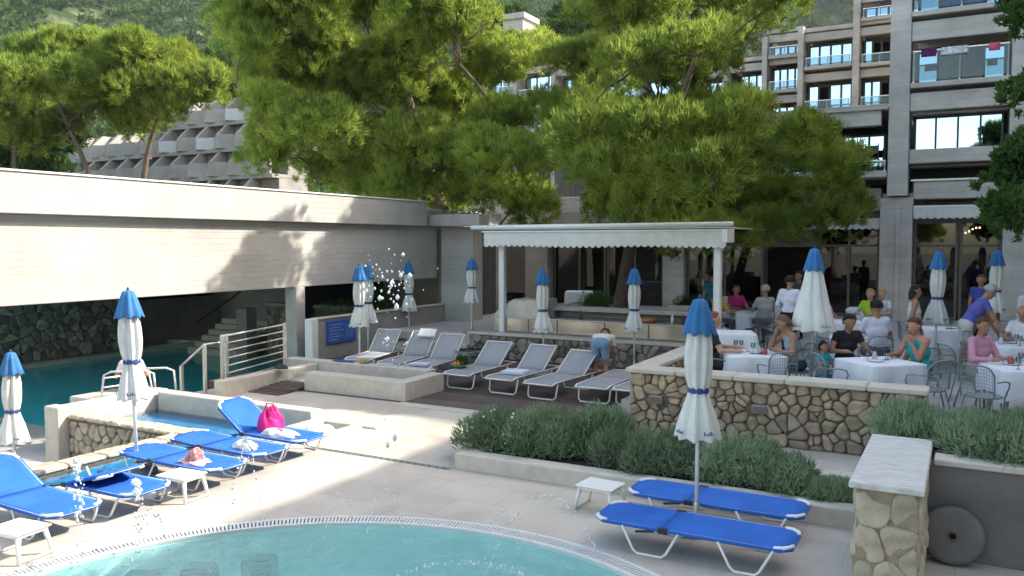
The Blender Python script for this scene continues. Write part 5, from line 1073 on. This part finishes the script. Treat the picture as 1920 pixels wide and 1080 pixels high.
for k, x, y, rz, lab, it in (('1', -2.96, 13.42, 26, 'white clothed front dining table left of the half-open umbrella', 9), ('2', -1.08, 13.42, 42, 'white clothed front dining table right of the half-open umbrella', 5), ('3', .78, 13.75, 20, 'white clothed front dining table cut by the right edge', 4), ('4', -4.02, 16.35, 20, 'white clothed empty table behind the left front diner', 0), ('5', -4.78, 21.3, 30, 'white clothed table with hanging corner beside the waiter', 3), ('6', -4.35, 23.4, 10, 'white clothed small table near the restaurant door', 2), ('7', -1.68, 16.4, 15, 'white clothed middle table of the man in the white shirt', 4), ('8', -2.4, 19.9, 30, 'white clothed table behind the half-open umbrella', 3), ('9', -.3, 19.2, 10, 'white clothed table behind the standing woman', 3), ('10', .75, 16.7, 35, 'white clothed table of the bald man at the right', 4), ('11', -11.6, 26.0, 20, 'white clothed table behind the bar, by the cream column', 2), ('12', -2.3, 24.0, 0, 'white clothed table in front of the big concrete pier', 2), ('13', 1.5, 21.8, 0, 'white clothed far table right of the farthest umbrella', 2), ('14', -6.4, 25.2, 15, 'white clothed far table left of the restaurant door', 2)):
    T[k] = dining_table(x, y, R(rz), lab, items=it, seed=int(k), z=TZ if int(k) not in (11, 14) else .5)
# ------------------------------------------------------------ wire chairs
def make_chair():
    t = empty('wire_chair', (0, 0, 0), 0); m = M['chair_metal']; sz = .44
    def back(u, v): a = -1.15 + 2.3*u; return Vector((.25*math.sin(a), -.10-.17*math.cos(a)*(1+.22*v), sz+.02+.42*v*(1-.30*(2*u-1)**4)))
    mb = MB(); hoop = [back(0, 0)] + [back(0, k/4) for k in range(1, 4)] + [back(k/10, 1) for k in range(0, 11)] + [back(1, k/4) for k in (3, 2, 1)] + [back(1, 0)]
    MB().tube(hoop, .012, 6).build('back_hoop', m, t, True)
    for i in range(1, 16): u = i/16; mb.tube([back(u, k/4) for k in range(5)], .0035, 3, False)
    for j in range(1, 9): v = j/9; mb.tube([back(k/10, v) for k in range(11)], .0035, 3, False)
    mb.build('backrest_mesh', m, t)
    ring = [Vector((.22*math.cos(a), .21*math.sin(a)-.02, sz)) for a in [2*math.pi*i/20 for i in range(20)]]; MB().tube(ring, .012, 6, closed=True).build('seat_ring', m, t, True)
    MB().lathe([(.001, sz-.004), (.2, sz-.002), (.215, sz), (.2, sz+.004), (.001, sz-.002)], 20, (0, -.02, 0), cap=False).build('seat', m, t, True)
    for s_ in (-1, 1):
        MB().tube([(s_*.19, .14, sz), (s_*.22, .20, 0)], .0115, 6).build('leg', m, t, True); MB().tube([(s_*.19, -.14, sz), (s_*.22, -.26, 0)], .0115, 6).build('leg', m, t, True)
        MB().tube([(s_*.245, -.14, .66), (s_*.27, .0, .665), (s_*.265, .12, .64), (s_*.23, .17, .56), (s_*.2, .14, sz)], .011, 6).build('armrest', m, t, True)
    return t
proto_chair = make_chair(); first = True
def chair(x, y, face, label, z=TZ):
    global first
    o = proto_chair if first else copy_tree(proto_chair); first = False
    o.location = (x, y, z); o.rotation_euler = (0, 0, face); return tag(o, label, 'chair', 'grey wire chairs on the dining terrace')
def face_to(x, y, tx, ty): return math.atan2(ty-y, tx-x) - math.pi/2
CH = [(-2.45, 12.85, -2.96, 13.5, 'grey wire chair at the near right of the left front table'), (-3.5, 13.2, -2.96, 13.42, 'grey wire chair under the diner in black'), (-2.35, 13.75, -2.96, 13.42, 'grey wire chair of the woman leaning on her hand'), (-1.72, 12.98, -1.08, 13.42, 'grey wire chair at the near left of the right front table'), (-.42, 12.95, -1.08, 13.42, 'grey wire chair at the near right of the right front table, by the wall end'), (-.55, 13.95, -1.08, 13.42, 'grey wire chair of the diner in turquoise'), (-1.65, 14.15, -1.08, 13.42, 'grey wire chair of the dark haired woman in black'), (-.05, 15.0, .78, 15.5, 'grey wire chair standing back to back behind the diner in turquoise'), (.28, 12.75, .78, 13.6, 'large near grey wire chair at the right, seat visible'), (.25, 14.2, .78, 13.75, 'grey wire chair of the woman in pink'), (-1.35, 15.85, -1.68, 16.4, 'grey wire chair of the man in the white shirt'), (-2.2, 16.9, -1.68, 16.4, 'grey wire chair behind the half-open umbrella'), (-2.25, 14.6, -3.0, 14.2, 'empty grey wire chair just left of the half-open umbrella pole'), (.9, 17.4, .75, 16.7, 'grey wire chair of the bald man'), (.3, 17.0, .75, 16.7, 'empty grey wire chair at the table of the bald man'), (-4.3, 20.6, -4.78, 21.3, 'grey wire chair in front of the table with hanging corner'), (-.9, 19.0, -.3, 19.2, 'grey wire chair behind the standing woman'), (.95, 20.1, 1.5, 21.0, 'grey wire chair next to the farthest umbrella'), (-1.9, 23.2, -2.3, 24, 'grey wire chair in front of the big concrete pier'), (-10.8, 25.4, -11.6, 26.0, 'grey wire chair behind the bar counter')]
for x, y, tx, ty, lab in CH: chair(x, y, face_to(x, y, tx, ty), lab)
ac = mat('cream_wicker', (.44, .42, .38), .85, .2, 30, .5, 60)
def armchair(x, y, rz, label):
    t = empty('wicker_armchair', (x, y, TZ), rz, label, 'armchair', 'cream wicker armchairs')
    MB().box(-.28, .28, -.28, .25, .12, .42, c=.03).build('seat', ac, t); MB().box(-.30, .30, -.36, -.285, .1, .95, c=.03).build('backrest', ac, t)
    for s_ in (-1, 1): MB().box(s_*.32-.04, s_*.32+.04, -.28, .26, .1, .64, c=.02).build('armrest', ac, t)
    for sx in (-.26, .26):
        for sy in (-.28, .2): MB().box(sx-.02, sx+.02, sy-.02, sy+.02, 0, .12).build('leg', M['frame_brown'], t)
armchair(-4.9, 17.9, R(-5), 'cream wicker armchair right of the bar post, seen from behind'); armchair(-6.2, 20.2, R(10), 'cream wicker armchair behind the right end of the bar counter')

# ------------------------------------------------------------ people
def sdf_mesh(prims, res=.02, k=.028):
    """closed skin round a set of tapered limbs; returns vertices, quads and the limb each quad belongs to"""
    A = np.array([p[0] for p in prims], float); B = np.array([p[1] for p in prims], float); ra = np.array([p[2] for p in prims]); rb = np.array([p[3] for p in prims])
    lo = np.minimum(A-ra[:, None], B-rb[:, None]).min(0)-.05; hi = np.maximum(A+ra[:, None], B+rb[:, None]).max(0)+.05; n3 = np.ceil((hi-lo)/res).astype(int)+1
    ax = [lo[i]+res*np.arange(n3[i]) for i in range(3)]; G = np.stack(np.meshgrid(*ax, indexing='ij'), -1)
    def field(Pt, nearest=False):
        acc = np.full(Pt.shape[:-1], 9.0); best = np.full(Pt.shape[:-1], 9.0); who = np.zeros(Pt.shape[:-1], int)
        for i, p in enumerate(prims):
            ab = B[i]-A[i]; L2 = max(ab@ab, 1e-9); t_ = np.clip(((Pt-A[i])@ab)/L2, 0, 1); q = Pt-A[i]-t_[..., None]*ab
            sq = p[5] if len(p) > 5 else None
            if sq is not None: q = q/np.asarray(sq)
            d = np.sqrt((q*q).sum(-1)) - (ra[i]+(rb[i]-ra[i])*t_)
            h = np.clip(.5+.5*(acc-d)/k, 0, 1); acc = acc*(1-h)+d*h - k*h*(1-h)
            if nearest: u = d < best; best = np.where(u, d, best); who = np.where(u, i, who)
        return (acc, who) if nearest else acc
    Fd = field(G); S = Fd < 0; cells_ = np.zeros(tuple(n3-1), int); 
    for dx in (0, 1):
        for dy in (0, 1):
            for dz in (0, 1): cells_ += S[dx:n3[0]-1+dx, dy:n3[1]-1+dy, dz:n3[2]-1+dz]
    act = (cells_ > 0) & (cells_ < 8); idx = -np.ones(act.shape, int); ijk = np.argwhere(act); idx[act] = np.arange(len(ijk)); acc = np.zeros((len(ijk), 3)); cnt = np.zeros(len(ijk)); c0 = [(a, b, c) for a in (0, 1) for b in (0, 1) for c in (0, 1)]
    fv = {o: Fd[ijk[:, 0]+o[0], ijk[:, 1]+o[1], ijk[:, 2]+o[2]] for o in c0}
    for a in c0:
        for ax_ in range(3):
            if a[ax_]: continue
            b = list(a); b[ax_] = 1; b = tuple(b); fa, fb_ = fv[a], fv[b]; cr_ = (fa < 0) != (fb_ < 0); t_ = np.where(cr_, fa/np.where(cr_, fa-fb_, 1), 0); pt = np.array(a, float)[None] + np.zeros((len(ijk), 3)); pt[:, ax_] += t_; acc += pt*cr_[:, None]; cnt += cr_
    V = lo + (ijk + acc/np.maximum(cnt, 1)[:, None])*res; Q = []
    for ax_ in range(3):
        o1, o2 = (ax_+1) % 3, (ax_+2) % 3; s0 = [slice(None)]*3; s1 = [slice(None)]*3; s0[ax_] = slice(0, -1); s1[ax_] = slice(1, None); a_, b_ = S[tuple(s0)], S[tuple(s1)]
        for sgn, msk in ((1, a_ & ~b_), (-1, ~a_ & b_)):
            e = np.argwhere(msk); ok = (e[:, o1] > 0) & (e[:, o2] > 0) & (e[:, o1] < n3[o1]-1) & (e[:, o2] < n3[o2]-1); e = e[ok]; qs = []
            for d1, d2 in ((-1, -1), (0, -1), (0, 0), (-1, 0)): c_ = e.copy(); c_[:, o1] += d1; c_[:, o2] += d2; qs.append(idx[c_[:, 0], c_[:, 1], c_[:, 2]])
            q = np.stack(qs if sgn > 0 else qs[::-1], 1); Q.append(q)
    Q = np.concatenate(Q); Q = Q[(Q >= 0).all(1)]; _, who = field(V[Q].mean(1), True); return V, Q, who
def ik(a, b, l1, l2, hint):
    a, b, hint = Vector(a), Vector(b), Vector(hint); d = b-a; L_ = min(d.length, (l1+l2)*.998); u = d.normalized(); b = a+u*L_; x = (l1*l1-l2*l2+L_*L_)/(2*L_); hgt = math.sqrt(max(0, l1*l1-x*x)); p = hint-u*hint.dot(u); p = p.normalized() if p.length > 1e-6 else u.orthogonal().normalized(); return a+u*x+p*hgt, b
SK = {'fair': (.50, .30, .21), 'tan': (.36, .19, .12), 'red': (.45, .22, .15)}
pm = {}
def pmat(c, r_=.8): 
    k = tuple(round(x, 3) for x in c)
    if k not in pm: pm[k] = mat('cloth_%d' % len(pm) if r_ > .7 else 'skin_%d' % len(pm), c, r_, .1, 9, .15 if r_ > .7 else 0, 60, spec=.25)
    return pm[k]
eye_m = mat('dark_eye', (.02, .015, .012), .2); 
def person(loc, rz, pose, shirt, pants, skin, hair, label, hairlen=0, sleeve=.5, shorts=False, hands=None, lean=0, head=(0, 0), scale=1.0, shoes=(.08, .07, .06), group='people on the dining terrace', turn=0, tank=False):
    """x right, y forward, z up; pose: stand / sit / bend / walk"""
    t = empty('person', loc, rz, label, 'person', group); V3 = Vector; sk, sh, pa, so_ = 0, 1, 2, 3
    seat = .46
    if pose == 'sit': pel = V3((0, -.02, seat+.10))
    elif pose == 'bend': pel = V3((0, -.10, .90))
    else: pel = V3((0, 0, .93))
    tilt = lean; up = V3((0, math.sin(tilt), math.cos(tilt))); rt = V3((1, 0, 0)); fw = rt.cross(up)*-1
    fw = V3((0, math.cos(tilt), -math.sin(tilt)))
    chest = pel + up*.30; neck = pel + up*.52 + fw*.0; shl = [neck + rt*(s_*.175) - up*.04 for s_ in (-1, 1)]
    hd_t = tilt*.55 + head[0] if pose != 'bend' else tilt*.9 + head[0]; hup = V3((math.sin(turn)*0, math.sin(hd_t), math.cos(hd_t))); hfw0 = V3((0, math.cos(hd_t), -math.sin(hd_t))); hfw = Matrix.Rotation(head[1], 3, hup) @ hfw0; hrt = hfw.cross(hup)
    hc = neck + hup*.17 + hfw0*.02; pr = []
    def add(a, b, r0, r1, lab, sq=None): pr.append((tuple(a), tuple(b), r0, r1, lab) + ((sq,) if sq else ()))
    add(pel+up*.0+rt*-.07, pel+rt*.07, .115, .115, pa); add(pel+up*.10+rt*-.045, pel+up*.10+rt*.045, .112, .112, sh); add(pel+up*.17, chest, .118, .125, sh)
    add(chest+rt*-.07, chest+rt*.07, .112, .112, sh); add(chest+up*.12+rt*-.085, chest+up*.12+rt*.085, .092, .092, sh); add(shl[0]+rt*.03, shl[1]-rt*.03, .062, .062, sk if tank else sh)
    add(neck-up*.03, neck+hup*.08, .056, .052, sk)
    add(hc+hup*.02, hc+hup*.045-hfw*.012, .088, .090, sk); add(hc-hup*.05+hfw*.028, hc-hup*.075+hfw*.04, .062, .045, sk); add(hc+hfw*.088-hup*.012, hc+hfw*.106-hup*.03, .012, .017, sk)
    for s_ in (-1, 1): add(hc+hrt*(s_*.088)-hup*.01, hc+hrt*(s_*.096)-hfw*.01+hup*.022, .014, .018, sk)
    # legs
    feet = []
    for i, s_ in enumerate((-1, 1)):
        hip = pel + rt*(s_*.09) - up*.02
        if pose == 'sit': knee = V3((s_*.13, .40, seat+.06)); ank = V3((s_*.14, .36-.06*i, .08))
        elif pose == 'walk': knee = V3((s_*.09, .08 if i else -.02, .49)); ank = V3((s_*.09, .14 if i else -.18, .09))
        elif pose == 'bend': knee = V3((s_*.10, .0, .48)); ank = V3((s_*.11, -.04, .09))
        else: knee = V3((s_*.09, .02, .49)); ank = V3((s_*.10, -.01, .09))
        mid = hip.lerp(knee, .62); add(hip, mid, .092, .078, pa); add(mid, knee, .076, .056, sk if shorts else pa); cf = knee.lerp(ank, .35) - V3((0, .012, 0)); add(knee, cf, .054, .054, sk if shorts else pa); add(cf, ank, .052, .036, sk if shorts else pa)
        add(ank-V3((0, .035, .045)), ank+V3((0, .13, -.058)), .034, .026, so_); feet.append(ank)
    # arms
    hn = hands or {'stand': ((-.24, .06, .80), (.24, .06, .80)), 'walk': ((-.25, .16, .84), (.25, -.12, .84)), 'sit': ((-.16, .36, .80), (.16, .36, .80)), 'bend': ((-.18, .38, .38), (.18, .40, .38))}[pose]
    ends = []
    for i, s_ in enumerate((-1, 1)):
        tgt = V3(hn[i]); el, wr = ik(shl[i], tgt, .29, .27, V3((s_*.5, -.7, -.5)) if pose != 'bend' else V3((s_*.6, -.5, .2)))
        m1 = shl[i].lerp(el, sleeve if sleeve > 0 else .05); lab1 = sk if tank else sh; add(shl[i], m1, .058, .050, lab1); add(m1, el, .048, .040, sh if sleeve > .95 else sk)
        add(el, wr, .040, .028, sh if sleeve > .95 else sk); d = (wr-el).normalized(); add(wr, wr+d*.075, .03, .033, sk); ends.append((el, wr, d, s_))
    V, Q, who = sdf_mesh(pr); lab = np.array([p[4] for p in pr])[who]; mb = MB(); mb.v = [tuple(p) for p in V]; mb.f = [tuple(q) for q in Q]; mb.m = [int(x) for x in lab]
    for el, wr, d, s_ in ends:                            # five bent fingers on each hand
        side = d.cross(V3((0, 0, 1))); side = side.normalized() if side.length > .2 else V3((1, 0, 0)); dn = d.cross(side); dn = dn if dn.z < 0 else -dn; pb_ = wr+d*.09; mb.cur = 0
        for k in range(4): o = pb_ + side*(.021-.014*k); l_ = (.062, .072, .068, .052)[k]; mb.tube([o-d*.02, o+d*l_*.5+dn*.006, o+d*l_*.82+dn*.024], [.009, .008, .006], 5)
        o = wr+d*.035+side*(.026*(-s_)); mb.tube([o, o+side*(-s_*.024)+d*.03+dn*.006, o+side*(-s_*.026)+d*.058+dn*.014], [.011, .0095, .007], 5)
    for s_ in (-1, 1):
        mb.cur = 4; e_ = hc+hfw*.083+hrt*(s_*.033)+hup*.012; mb.lathe([(.001, -.009), (.01, 0), (.001, .009)], 6, e_)
    mb.cur = 5; mb.tube([hc+hfw*.079-hup*.062-hrt*.024, hc+hfw*.088-hup*.063, hc+hfw*.079-hup*.062+hrt*.024], .006, 5)
    body = mb.build('body', [pmat(SK[skin], .6), pmat(shirt), pmat(pants), pmat(shoes), eye_m, pmat((.35, .12, .10), .6)], t, True)
    if hair:                                             # hair: shell over the crown, longer behind
        mb = MB(); n1, n2 = 10, 18; vs = []
        for i in range(n1):
            e = math.pi/2 - i/(n1-1)*2.35
            for j in range(n2):
                a = 2*math.pi*j/n2; fr = max(0, math.sin(a)); lim = 1.35 if fr > .15 else 2.35 if hairlen < 1 else 2.35; e2 = math.pi/2 - i/(n1-1)*(.95+.3*(1-fr) if fr > .2 else 1.9)
                rr_ = .116*(1+.04*math.sin(a*7+i)); dwn = (hairlen*.12*(max(0, -math.sin(a)+.45))*(i/(n1-1))**2)
                vs.append(hc + hup*(.035+rr_*math.sin(e2)-dwn) + hrt*(rr_*.95*math.cos(e2)*math.cos(a) if e2 > -.3 else rr_*.9*math.cos(a)) + (hfw*(rr_*1.03*(math.cos(e2) if e2 > -.3 else .9)*math.sin(a)) - hfw*.012))
        mb.add(vs, [(i*n2+j, (i+1)*n2+j, (i+1)*n2+(j+1) % n2, i*n2+(j+1) % n2) for i in range(n1-1) for j in range(n2)]); o = mb.build('hair', pmat(hair, .75), t, True); o.modifiers.new('thickness', 'SOLIDIFY').thickness = .012; o.modifiers.new('soft', 'SUBSURF').render_levels = 1
    t.scale = (scale,)*3; return t
DK = (.02, .015, .012); BR = (.07, .04, .025); GR = (.35, .34, .33)
def at(x, y, tx, ty, dz=0): return (x, y, TZ+dz), face_to(x, y, tx, ty)
def sit(x, y, tx, ty, *a, **k): l, r_ = at(x, y, tx, ty); return person(l, r_, 'sit', *a, **k)
# diners at the front tables
sit(-3.52, 13.22, -2.96, 13.42, (.02, .02, .025), (.03, .03, .04), 'fair', (.20, .06, .03), 'red haired person in black at the left front table', hairlen=1, sleeve=.6, hands=((-.18, .36, .80), (.18, .34, .78)))
sit(-2.33, 13.78, -2.96, 13.42, (.30, .34, .38), (.05, .06, .09), 'tan', (.14, .08, .045), 'woman in a grey blue top, head on her hand, at the left front table', hairlen=.6, sleeve=.1, tank=True, lean=.30, hands=((-.16, .40, .80), (.10, .30, 1.06)), head=(.25, 0))
sit(-1.66, 14.22, -1.08, 13.35, (.02, .02, .025), (.04, .04, .05), 'tan', DK, 'dark haired woman in black at the right front table', hairlen=.4, sleeve=.4, lean=.18, hands=((-.22, .36, .80), (.2, .38, .80)), head=(.2, 0))
sit(-1.92, 13.75, -1.2, 13.3, (.03, .30, .38), (.05, .08, .15), 'tan', DK, 'small child with dark hair in front of the woman in black', hairlen=.5, sleeve=.3, scale=.68)
sit(-.55, 13.98, -1.08, 13.35, (.02, .33, .34), (.05, .05, .08), 'red', BR, 'person in a turquoise tank top with hand at mouth, at the right front table', sleeve=.1, tank=True, lean=.22, hands=((-.05, .26, 1.00), (.18, .40, .80)), head=(.1, 0))
sit(.22, 14.22, .85, 13.7, (.56, .27, .36), (.30, .28, .26), 'tan', BR, 'woman with dark hair in a pink shirt at the right edge table', hairlen=1, sleeve=1, lean=.08)
sit(-1.32, 15.85, -1.75, 16.6, (.60, .58, .66), (.10, .10, .13), 'tan', DK, 'broad man in a white shirt seen from behind at the middle table', sleeve=.55, lean=.12, scale=1.08)
sit(.95, 17.35, .75, 16.6, (.62, .60, .62), (.10, .09, .12), 'tan', None, 'bald man in a white shirt facing the camera at the right', sleeve=.5, lean=.1)
sit(-1.98, 21.6, -2.4, 20.0, (.40, .62, .04), (.10, .10, .12), 'fair', (.30, .20, .10), 'person in a bright yellow green shirt in front of the concrete pier', sleeve=.5); sit(-1.75, 21.9, -2.4, 20.3, (.60, .60, .62), (.1, .1, .12), 'fair', (.40, .28, .12), 'fair haired person in white beside the yellow green shirt', sleeve=.5)
sit(-2.95, 20.6, -2.4, 19.9, (.55, .16, .30), (.05, .05, .07), 'tan', DK, 'person in pink behind the half-open umbrella', hairlen=1, sleeve=.4)
sit(-5.35, 20.5, -4.78, 21.3, (.50, .33, .06), (.08, .08, .09), 'fair', (.62, .60, .57), 'white haired person in a mustard shirt left of the waiter', sleeve=.6); sit(-5.25, 21.9, -4.78, 21.3, (.42, .03, .16), (.05, .05, .06), 'tan', BR, 'person in magenta left of the waiter', hairlen=.8, sleeve=.6); sit(-4.28, 20.75, -4.7, 21.3, (.36, .36, .35), (.12, .12, .12), 'tan', GR, 'broad man in grey seen from behind, next to the waiter', sleeve=.6, scale=1.06)
# standing
person((-3.3, 18.5, TZ), R(-12), 'stand', (.66, .66, .76), (.015, .013, .014), 'tan', DK, 'waiter in white shirt and black trousers seen from behind, facing the restaurant door', sleeve=1, hands=((-.20, .26, 1.02), (.20, .26, 1.02)), scale=1.02)
person((-3.75, 22.3, TZ), R(150), 'stand', (.08, .07, .09), (.02, .02, .02), 'tan', DK, 'person in dark clothes in the restaurant doorway', sleeve=1)
person((-5.75, 21.4, TZ), R(20), 'stand', (.03, .16, .24), (.03, .04, .08), 'tan', DK, 'person in teal standing behind the white post', sleeve=.5)
person((-.82, 17.45, TZ), R(-80), 'walk', (.58, .55, .50), (.05, .09, .20), 'tan', DK, 'woman in a white top and denim shorts standing beside the closed umbrella', hairlen=1, sleeve=.1, shorts=True, tank=True, scale=.97)
person((.05, 17.5, TZ), R(-75), 'stand', (.10, .11, .38), (.55, .52, .50), 'tan', GR, 'man in a blue polo shirt leaning over a table at the right', sleeve=.5, shorts=True, lean=.55, hands=((-.2, .55, .80), (.2, .55, .82)), head=(.2, 0), scale=1.05)
person((.35, 22.0, TZ), R(170), 'stand', (.05, .07, .30), (.04, .04, .06), 'tan', BR, 'far person in blue beside the farthest umbrella', sleeve=.5)
person((1.15, 18.9, TZ), R(200), 'stand', (.60, .58, .62), (.03, .03, .04), 'tan', DK, 'waiter in white shirt and dark vest at the right edge', sleeve=1)
person((-6.33, 15.25, 0), R(14), 'bend', (.62, .62, .60), (.16, .26, .38), 'tan', BR, 'person in a white top and denim shorts bending over beside a grey lounger', sleeve=.5, shorts=True, lean=1.42, hands=((-.16, .5, .42), (.18, .52, .44)), group='people by the pools')
person((-14.75, 10.9, -.56), R(60), 'sit', (.66, .62, .62), (.45, .10, .08), 'red', BR, 'person in a white shirt sitting at the large pool, half hidden by the left umbrella', sleeve=.5, lean=.3, group='people by the pools')

# ------------------------------------------------------------ fountain jets over the children's pool
def jet(x, y, ang, reach, top, label, seed, n_=60, size=.012, spread=.03, z0=-.03):
    n_ = int(n_*2.2); size *= .62; spread *= .45
    g = np.random.default_rng(seed); mb = MB()
    for i in range(n_):
        s_ = g.uniform(.02, 1)**.8 if top < 2 else float(np.clip(g.normal(.52, .17), .05, .98)); q = size*(g.uniform(.25, 1.0) if g.uniform() < .8 else g.uniform(1.2, 2.0)); j = spread*(.25+s_)
        X = x + math.cos(ang)*reach*s_ + g.normal()*j; Y = y + math.sin(ang)*reach*s_ + g.normal()*j; Z = z0 + 4*top*s_*(1-s_) + g.normal()*j
        if Z < z0: continue
        e = g.uniform(1, 1.8); mb.lathe([(.001, -q*e), (q*.75, -q*.5*e), (q, 0), (q*.7, q*.55*e), (.001, q*e)], 6, (X, Y, Z))
    return tag(mb.build('water_jet', M['drop'], None, True), label, 'water jet', 'fountain jets over the pool', 'stuff')
J = [(-4.62, 6.0, 2.0, .5, 2.70, 'tallest jet, breaking into drops before the screen wall', 42, .020, .30), (-6.2, 4.6, 2.5, .9, .75, 'low jet arching over the near left blue lounger', 70, .016, .05), (-5.9, 5.3, 2.0, .9, .95, 'jet falling before the white side table of the left loungers', 50, .011, .04), (-5.3, 5.9, 1.7, .6, .45, 'small jet at the far rim of the pool, left', 40, .010, .03), (-4.8, 5.9, 1.2, .5, .62, 'small double jet at the far rim of the pool, centre', 46, .010, .03), (-4.3, 5.3, .4, 1.7, .32, 'long low jet arching to the right across the pool', 80, .010, .03), (-3.4, 5.6, .2, 1.2, .95, 'thin jet falling across the right blue loungers', 60, .010, .02), (-3.7, 6.2, 1.0, .4, .55, 'small jet before the rosemary bed', 30, .010, .04), (-5.7, 4.6, 2.9, .9, .6, 'jet falling near the overflow grate at left', 46, .012, .04), (-5.9, 3.9, 2.6, 1.3, 1.1, 'jet at the left edge over the side table', 60, .014, .05)]
for i, (x, y, a, rc, tp_, lab, n_, sz_, sp_) in enumerate(J): jet(x, y, a, rc, tp_, lab, 400+i, n_, sz_, sp_)
for i, (x, y, lab) in enumerate(((-6.15, 5.20, 'dark inlet box under the pool water near the left rim'), (-5.82, 5.62, 'dark inlet box under the pool water, rightmost of the three'), (-6.47, 4.81, 'dark inlet box under the pool water close to the left edge'))):
    d = tag(MB().box(-.15, .15, -.11, .11, 0, .52, c=.02).build('floor_inlet', M['frame_dark'], None, loc=(x, y, -.615), rz=.5), lab, 'inlet', 'inlets on the pool floor')
    MB().box(-.12, .12, -.085, .085, .521, .527).build('grille', M['frame_brown'], d)

# ------------------------------------------------------------ summer haze between the camera and the mountain
hz = MB().box(-640, 560, -330, 640, -3.2, 235).build('haze', bpy.data.materials.new('haze_air')); tag(hz, kind='stuff')
hmx = hz.data.materials[0]; hmx.use_nodes = True; t = hmx.node_tree
for n_ in list(t.nodes): t.nodes.remove(n_)
o_ = t.nodes.new('ShaderNodeOutputMaterial'); v_ = t.nodes.new('ShaderNodeVolumePrincipled'); v_.inputs['Color'].default_value = (.86, .92, 1, 1); v_.inputs['Density'].default_value = .00016; v_.inputs['Anisotropy'].default_value = .35
t.links.new(v_.outputs[0], o_.inputs['Volume'])
